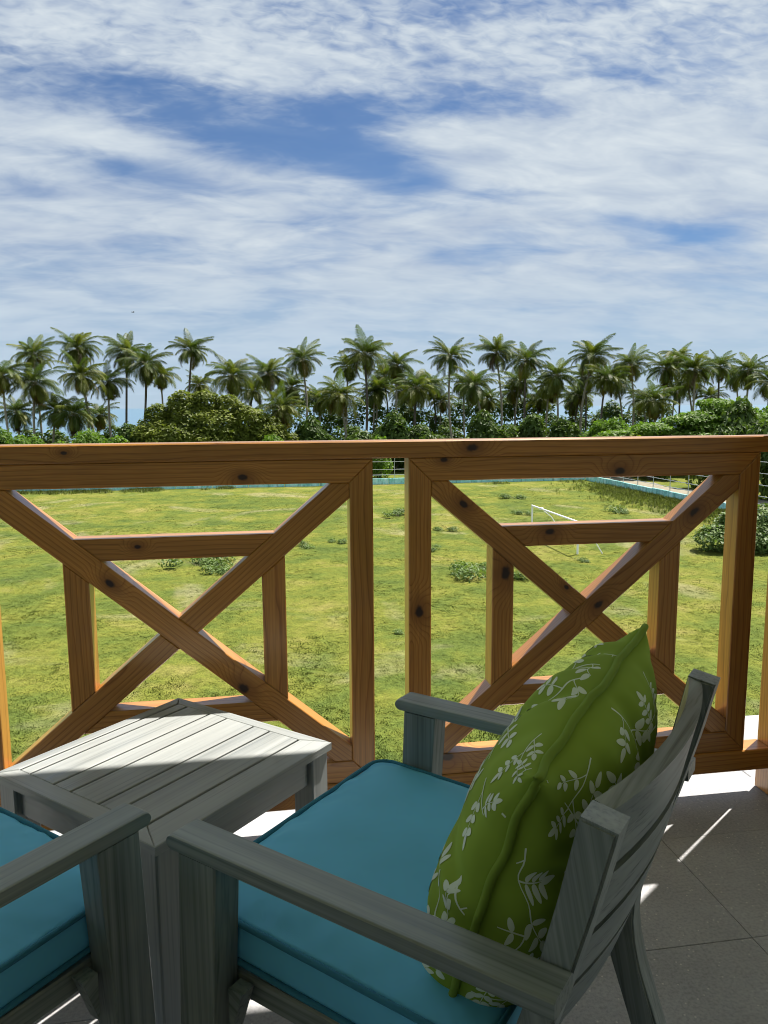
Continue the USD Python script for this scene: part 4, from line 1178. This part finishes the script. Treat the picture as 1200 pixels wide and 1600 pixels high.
def big_trees():
    r = np.random.default_rng(41)
    t = thing('round_tree', 'large round olive-green bushy tree in front of the palms, left of the middle', 'tree', (-8.4, 92, ZG))
    lobes = [((-3.6, 0, 4.6), (3.0, 3, 2.6)), ((0.2, 0.5, 6.2), (3.4, 3, 3.2)), ((3.2, -0.5, 5.2), (3.0, 3, 3.0)), ((-1.6, -1.5, 3.6), (3.6, 3, 3.0)), ((5.6, 0, 3.6), (2.6, 2.5, 2.6)),
             ((2.4, -2, 3.0), (3.4, 2.5, 2.8)), ((-4.6, -.8, 2.6), (1.9, 2.2, 2.4)), ((-0.8, 0.2, 8.4), (1.8, 1.6, 1.6)), ((1.8, 0, 8.7), (1.6, 1.4, 1.5)), ((4.4, 0, 8.0), (1.7, 1.5, 1.6)), ((-3.6, 0, 7.1), (1.6, 1.4, 1.5)), ((6.6, 0, 6.4), (2.4, 2.2, 1.9)), ((9.0, 0, 4.6), (2.6, 2.4, 2.2)), ((11.2, -.4, 3.2), (2.0, 2.0, 1.8)), ((8.6, -1, 2.4), (3.2, 2.4, 2.2))]
    obj('crown', leaf_cloud(lobes, 46000, 0.20, r), MAT['bush_olive'], t)
    obj('trunk', limbs((0, 0, -0.2), [c for c, _ in lobes], 0.28, r), MAT['dark_bark'], t, smooth=True)

    t = thing('layered_tree', 'wide bright green tree with flat layered branches over the sand path, at right', 'tree', (50.5, 82, ZG))
    lobes = []
    for k in range(34):
        x = r.uniform(-12, 17); z = 1.6 + 6.6 * r.random() ** 0.7 * (1 - (abs(x - 4.5) / 19) ** 1.8)
        lobes.append(((x, r.uniform(-3, 3), z), (r.uniform(1.8, 3.4), r.uniform(1.8, 3), r.uniform(0.5, 0.95))))
    for x in (-11, -7.5, -4, -1, 3, 7, 11, 15):
        lobes.append(((x, -1, 2.8 + 0.10 * (x + 11)), (3.0, 2.4, 2.4)))
    obj('crown', leaf_cloud(lobes, 42000, 0.24, r, up=1.1), MAT['bush_bright'], t)
    obj('trunk', limbs((0, 0, -0.2), [c for c, _ in lobes[:20]], 0.26, r), MAT['dark_bark'], t, smooth=True)

    t = thing('leafy_bush', 'dense dark green bush on the grass behind the right end of the railing', 'bush', (26.4, 36.5, ZG), scale=(0.92, 0.9, 0.84))
    lobes = [((-2.2, 0, 0.8), (1.3, 1.3, 0.9)), ((-0.6, 0, 1.3), (1.7, 1.5, 1.2)), ((1.4, 0.2, 1.5), (1.8, 1.5, 1.5)), ((3.4, 0, 1.6), (1.9, 1.6, 1.4)), ((0.4, -0.8, 0.6), (2.6, 1.2, 0.8)), ((-1.2, 0.2, 2.0), (0.7, .7, .6)), ((2.4, 0, 2.7), (0.9, .9, .7))]
    obj('crown', leaf_cloud(lobes, 12000, 0.13, r), MAT['weed_green'], t)
    obj('trunk', limbs((0, 0, -0.1), [c for c, _ in lobes], 0.06, r), MAT['dark_bark'], t, smooth=True)


big_trees()


def shrubs():
    r = np.random.default_rng(77)
    protos = []
    for i, (m, n, sz) in enumerate((('bush_bright', 4200, 0.20), ('bush_dark', 4600, 0.22), ('bush_olive', 4200, 0.20))):
        for k in range(2):
            root = stage.CreateClassPrim(f'/World/shrub_kind_{len(protos)}'); root.SetTypeName('Xform')
            lobes = [((r.uniform(-2.4, 2.4), r.uniform(-1, 1), r.uniform(0.9, 2.6)), (r.uniform(1.0, 1.9), r.uniform(1.0, 1.6), r.uniform(0.8, 1.5))) for _ in range(9)]
            obj('crown', leaf_cloud(lobes, n, sz, r), MAT[m], root)
            obj('trunk', limbs((0, 0, -0.1), [c for c, _ in lobes], 0.07, r), MAT['dark_bark'], root, smooth=True)
            protos.append(root)
    # x, y, kind, scale, height factor, label
    L = [(-27.0, 88, 0, 1.0, 1.05, 'bright green shrub at the left edge behind the far wall'),
         (-23.6, 89, 0, 0.9, 1.0, 'bright green shrub at the foot of the leaning-trunk palm'),
         (-20.6, 92, 1, 1.0, 1.05, 'dark shrub left of the sea gap under the drooping palm'),
         (-17.8, 90, 0, 0.95, 1.05, 'bright green shrub in the sea gap left of the round tree'),
         (-15.6, 94, 3, 0.9, 1.3, 'dark shrub touching the left side of the round tree'),
         (0.6, 88, 1, 0.9, 1.2, 'yellow-green shrub with large leaves at the right foot of the round tree'),
         (6.5, 92, 2, 1.1, 1.3, 'dark shrub between the straight dark trunk and the low broad palm'),
         (11.5, 90, 3, 1.0, 1.1, 'dark shrub below the low palm with yellow fronds'),
         (15.5, 93, 2, 1.15, 1.35, 'dark dense shrub right of the pale straight trunk'),
         (12.8, 83, 0, 0.85, 1.15, 'bright shrub seen through the gap between the railing panels'),
         (19.5, 91, 3, 1.1, 1.15, 'dark shrub at the foot of the low broad palm above the railing gap'),
         (24.0, 89, 1, 0.9, 1.0, 'bright shrub left of the right-leaning tall palm'),
         (28.5, 93, 2, 1.15, 1.35, 'dark shrub behind the right-leaning tall palm'),
         (33.0, 93, 3, 1.15, 1.3, 'dark shrub at the foot of the slender palm with a yellow frond'),
         (37.5, 94, 2, 1.1, 1.25, 'dark shrub at the foot of the long pale trunk'),
         (42.5, 92, 1, 1.0, 1.35, 'bright shrub left of the twin-trunk palm at right'),
         (46.0, 90, 0, 1.05, 1.3, 'bright shrub right of the twin-trunk palm'),
         (41.5, 76, 4, 1.0, 1.0, 'olive shrub beside the sand path beyond the fence'),
         (43.5, 66, 5, 1.0, 1.1, 'olive shrub on the right side of the sand path, halfway along the fence'),
         (42.8, 57, 3, 1.1, 1.3, 'dark shrub at the right edge behind the fence, nearest one'),
         (47.5, 70, 2, 1.2, 1.5, 'dark tall shrub under the layered green tree'),
         (62, 88, 0, 1.2, 1.5, 'bright shrub below the right end of the layered green tree')]
    for i in range(18):      # a second row that closes the grove under the palms
        pass
    for x, y, k, s, hf, label in L:
        t = thing('shrub', label, 'shrub', (x, y, ZG), r.uniform(0, 6.28), 'shrubs at the foot of the grove', scale=(s, s, s * hf * (1.5 if x < 0 else 1.3)))
        t.GetReferences().AddInternalReference(protos[k].GetPath())
        t.SetInstanceable(True)
    # the dim undergrowth deep in the grove reads as one mass
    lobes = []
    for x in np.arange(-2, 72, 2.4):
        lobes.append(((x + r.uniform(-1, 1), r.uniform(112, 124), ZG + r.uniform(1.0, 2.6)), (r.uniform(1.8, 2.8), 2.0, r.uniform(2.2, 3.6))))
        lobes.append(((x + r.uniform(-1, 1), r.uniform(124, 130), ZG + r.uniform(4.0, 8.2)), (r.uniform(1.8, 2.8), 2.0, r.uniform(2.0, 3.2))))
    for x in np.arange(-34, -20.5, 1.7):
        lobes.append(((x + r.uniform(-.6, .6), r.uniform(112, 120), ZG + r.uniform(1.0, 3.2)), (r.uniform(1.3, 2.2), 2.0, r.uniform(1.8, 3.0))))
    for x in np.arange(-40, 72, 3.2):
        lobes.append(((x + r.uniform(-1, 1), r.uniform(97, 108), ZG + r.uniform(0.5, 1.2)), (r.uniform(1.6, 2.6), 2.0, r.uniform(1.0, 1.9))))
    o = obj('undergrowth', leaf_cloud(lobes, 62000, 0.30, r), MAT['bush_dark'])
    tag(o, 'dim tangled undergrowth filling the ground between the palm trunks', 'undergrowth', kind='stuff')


shrubs()


def grass_and_weeds():
    r = np.random.default_rng(5)

    def tuft(n, h, spread, w):
        V, F = [], []
        for k in range(n):
            a = r.uniform(0, 6.283); b = r.uniform(0, spread); p = np.array([b * math.cos(a * 3.1), b * math.sin(a * 3.1), -0.02])
            d = np.array([math.cos(a), math.sin(a), 0]); hh = h * r.uniform(0.6, 1.2); le = hh * r.uniform(0.3, 1.0)
            s = np.array([-d[1], d[0], 0]) * w
            m = p + d * le * 0.35 + [0, 0, hh * 0.7]; e = p + d * le + [0, 0, hh * r.uniform(0.6, 1.0)]
            i = len(V)
            V += [p - s, p + s, m - s * 0.8, m + s * 0.8, e]
            F += [(i, i + 1, i + 3), (i, i + 3, i + 2), (i + 2, i + 3, i + 4)]
        return np.array(V), np.array(F)

    def instancer(name, protos, pos, scale, label, cat_):
        pi = UsdGeom.PointInstancer.Define(stage, f'/World/{name}')
        rel = pi.CreatePrototypesRel()
        for k, (m, mt) in enumerate(protos):
            q = usdkit.mesh(stage, f'/World/{name}/kinds/clump_{k}', m, mt)
            # blades in a sward scatter light about the vertical, so their normals lean up
            nn = np.array(m[0]) * [1, 1, 0.3] + [0, 0, 0.35]
            nn /= np.linalg.norm(nn, axis=1, keepdims=True)
            q.CreateNormalsAttr(Vt.Vec3fArray.FromNumpy(nn.astype(np.float32))); q.SetNormalsInterpolation('vertex')
            rel.AddTarget(q.GetPath())
        n = len(pos)
        pi.CreateProtoIndicesAttr(Vt.IntArray.FromNumpy(r.integers(0, len(protos), n).astype(np.int32)))
        pi.CreatePositionsAttr(Vt.Vec3fArray.FromNumpy(pos.astype(np.float32)))
        a = r.uniform(0, 6.283, n)
        q = np.zeros((n, 4), np.float16); q[:, 2] = np.sin(a / 2); q[:, 3] = np.cos(a / 2)
        pi.CreateOrientationsAttr(Vt.QuathArray([Gf.Quath(float(w[3]), float(w[0]), float(w[1]), float(w[2])) for w in q]))
        pi.CreateScalesAttr(Vt.Vec3fArray.FromNumpy(scale.astype(np.float32)))
        tag(pi.GetPrim(), label, cat_, kind='stuff')

    def where(n, y0, y1, power=1.0):
        y = y0 + (y1 - y0) * r.random(n) ** power
        lo, hi = CAM[0] + (y - CAM[1]) * -0.40, CAM[0] + (y - CAM[1]) * 0.78
        x = lo + (hi - lo) * r.random(n)
        return x, y

    def gz(x, y):
        return ZG + 0.10 * (meshkit.fbm(np.stack([x / 9, y / 9, 0 * x], -1), 3, 2) - 0.5)

    n = 70000
    x, y = where(n, 13.5, 72, 1.35)
    dens = meshkit.fbm(np.stack([x / 1.7, y / 1.7, 0 * x], -1), 4, 9)
    keep = (dens > 0.20) & (x < 34.2)
    x, y, dens = x[keep], y[keep], dens[keep]
    s = (0.5 + 0.7 * (dens - 0.2) / 0.5) * r.uniform(0.7, 1.3, len(x))
    sc = np.c_[s, s, s * r.uniform(0.6, 1.2, len(x))]
    instancer('turf_grass', [(tuft(9, 0.05, 0.13, 0.007), MAT['turf_blade']) for _ in range(4)], np.c_[x, y, gz(x, y)], sc, 'short uneven yellow-green grass covering the field', 'grass')
    # tall grass at the foot of the walls
    x1 = r.uniform(-40, 34, 3800); y1 = 76.6 - np.abs(r.normal(0, 0.9, 3800))
    d1 = meshkit.fbm(np.stack([x1 / 4.0, y1 / 3, 0 * x1], -1), 3, 4); k1 = d1 > np.where(x1 < -10, 0.36, 0.72)
    x2 = 34.2 - np.abs(r.normal(0, 2.2, 3600)); y2 = r.uniform(38, 76, 3600); k2 = (r.random(3600) < np.clip((74 - y2) / 14, 0.05, 1))
    x, y = np.r_[x1[k1], x2[k2]], np.r_[y1[k1], y2[k2]]
    s = r.uniform(0.6, 1.5, len(x))
    instancer('tall_grass', [(tuft(16, 0.26, 0.34, 0.012), MAT['tall_grass_green']) for _ in range(3)], np.c_[x, y, gz(x, y)], np.c_[s, s, s], 'tall straw-tipped grass along the foot of the field walls', 'grass')
    # low broad-leaved weeds standing out of the turf, one by one
    protos = []
    for k in range(4):
        root = stage.CreateClassPrim(f'/World/weed_kind_{k}'); root.SetTypeName('Xform')
        lobes = [((r.uniform(-0.9, 0.9), r.uniform(-0.6, 0.6), r.uniform(0.05, 0.2)), (r.uniform(0.25, 0.55), r.uniform(0.25, 0.5), r.uniform(0.12, 0.32))) for _ in range(7)]
        obj('leaves', leaf_cloud(lobes, 900, 0.055, r, up=0.9, shell=0.2), MAT['weed_green'], root)
        obj('stems', limbs((0, 0, -0.03), [c for c, _ in lobes], 0.008, r), MAT['palm_stem'], root)
        protos.append(root)
    L = [(9.6, 33.4, 1.6, 'large dark-leaved weed patch seen through the right panel beside its left post'),
         (10.7, 32.2, 1.1, 'dark-leaved weed patch just right of the large one in the right panel'),
         (-3.6, 37.9, 1.7, 'grey-green weed patch below the cross bar of the left panel'),
         (-2.2, 36.4, 1.2, 'grey-green weed patch right of the one below the left cross bar'),
         (1.9, 42.2, 0.9, 'small weed patch beside the right short post of the left panel'),
         (4.0, 43.4, 0.7, 'small weed tuft between the left panel cross and its right post'),
         (9.6, 53.4, 1.3, 'greyish weed clump seen in the gap between the two panels'),
         (12.6, 31.0, 0.7, 'small weed patch behind the left short post of the right panel'),
         (12.2, 29.6, 0.6, 'small weed patch low in the right panel beside its short post'),
         (11.3, 46.5, 0.8, 'upright weed beside the upper left corner of the right panel'),
         (9.0, 39.8, 0.7, 'dark weed tuft on the left edge of the right panel opening'),
         (16.2, 35.2, 0.5, 'weed tuft in front of the near goal post'),
         (18.8, 53.0, 0.9, 'weed clump far behind the goal'),
         (21.5, 62.0, 1.1, 'weed clump near the far wall behind the goal'),
         (16.0, 70.0, 1.3, 'weed clump at the foot of the far teal wall'),
         (26.5, 52.0, 1.2, 'weed clump left of the fence beyond the right panel brace'),
         (24.0, 42.0, 1.1, 'weed clump beside the left end of the dense bush'),
         (4.6, 24.0, 0.4, 'little weed tuft near the foot of the railing gap')]
    for i, (x, y, s, label) in enumerate(L):
        t = thing('weed_patch', label, 'weed', (x, y, float(gz(np.array([x]), np.array([y]))[0])), r.uniform(0, 6.28), 'weeds standing out of the field grass', scale=s)
        t.GetReferences().AddInternalReference(protos[i % 4].GetPath()); t.SetInstanceable(True)


grass_and_weeds()

b = thing('distant_bird', 'tiny dark bird gliding in the sky at left above the palms', 'bird', (-9.53, 60, 8.2), 0.6, scale=0.5)
obj('body', tube([(-0.22, 0, 0), (-0.08, 0, 0.02), (0.08, 0, 0.02), (0.2, 0, 0.01)], [0.01, 0.05, 0.055, 0.02], 6), MAT['bird_black'], b, smooth=True)
for sg in (-1, 1):
    obj('wing', hull([(0.1, sg * 0.04, 0.03), (-0.08, sg * 0.04, 0.03), (0.06, sg * 0.3, 0.14), (-0.06, sg * 0.3, 0.14), (-0.08, sg * 0.55, 0.06), (0.0, sg * 0.3, 0.15), (0.0, sg * 0.04, 0.045)]), MAT['bird_black'], b)
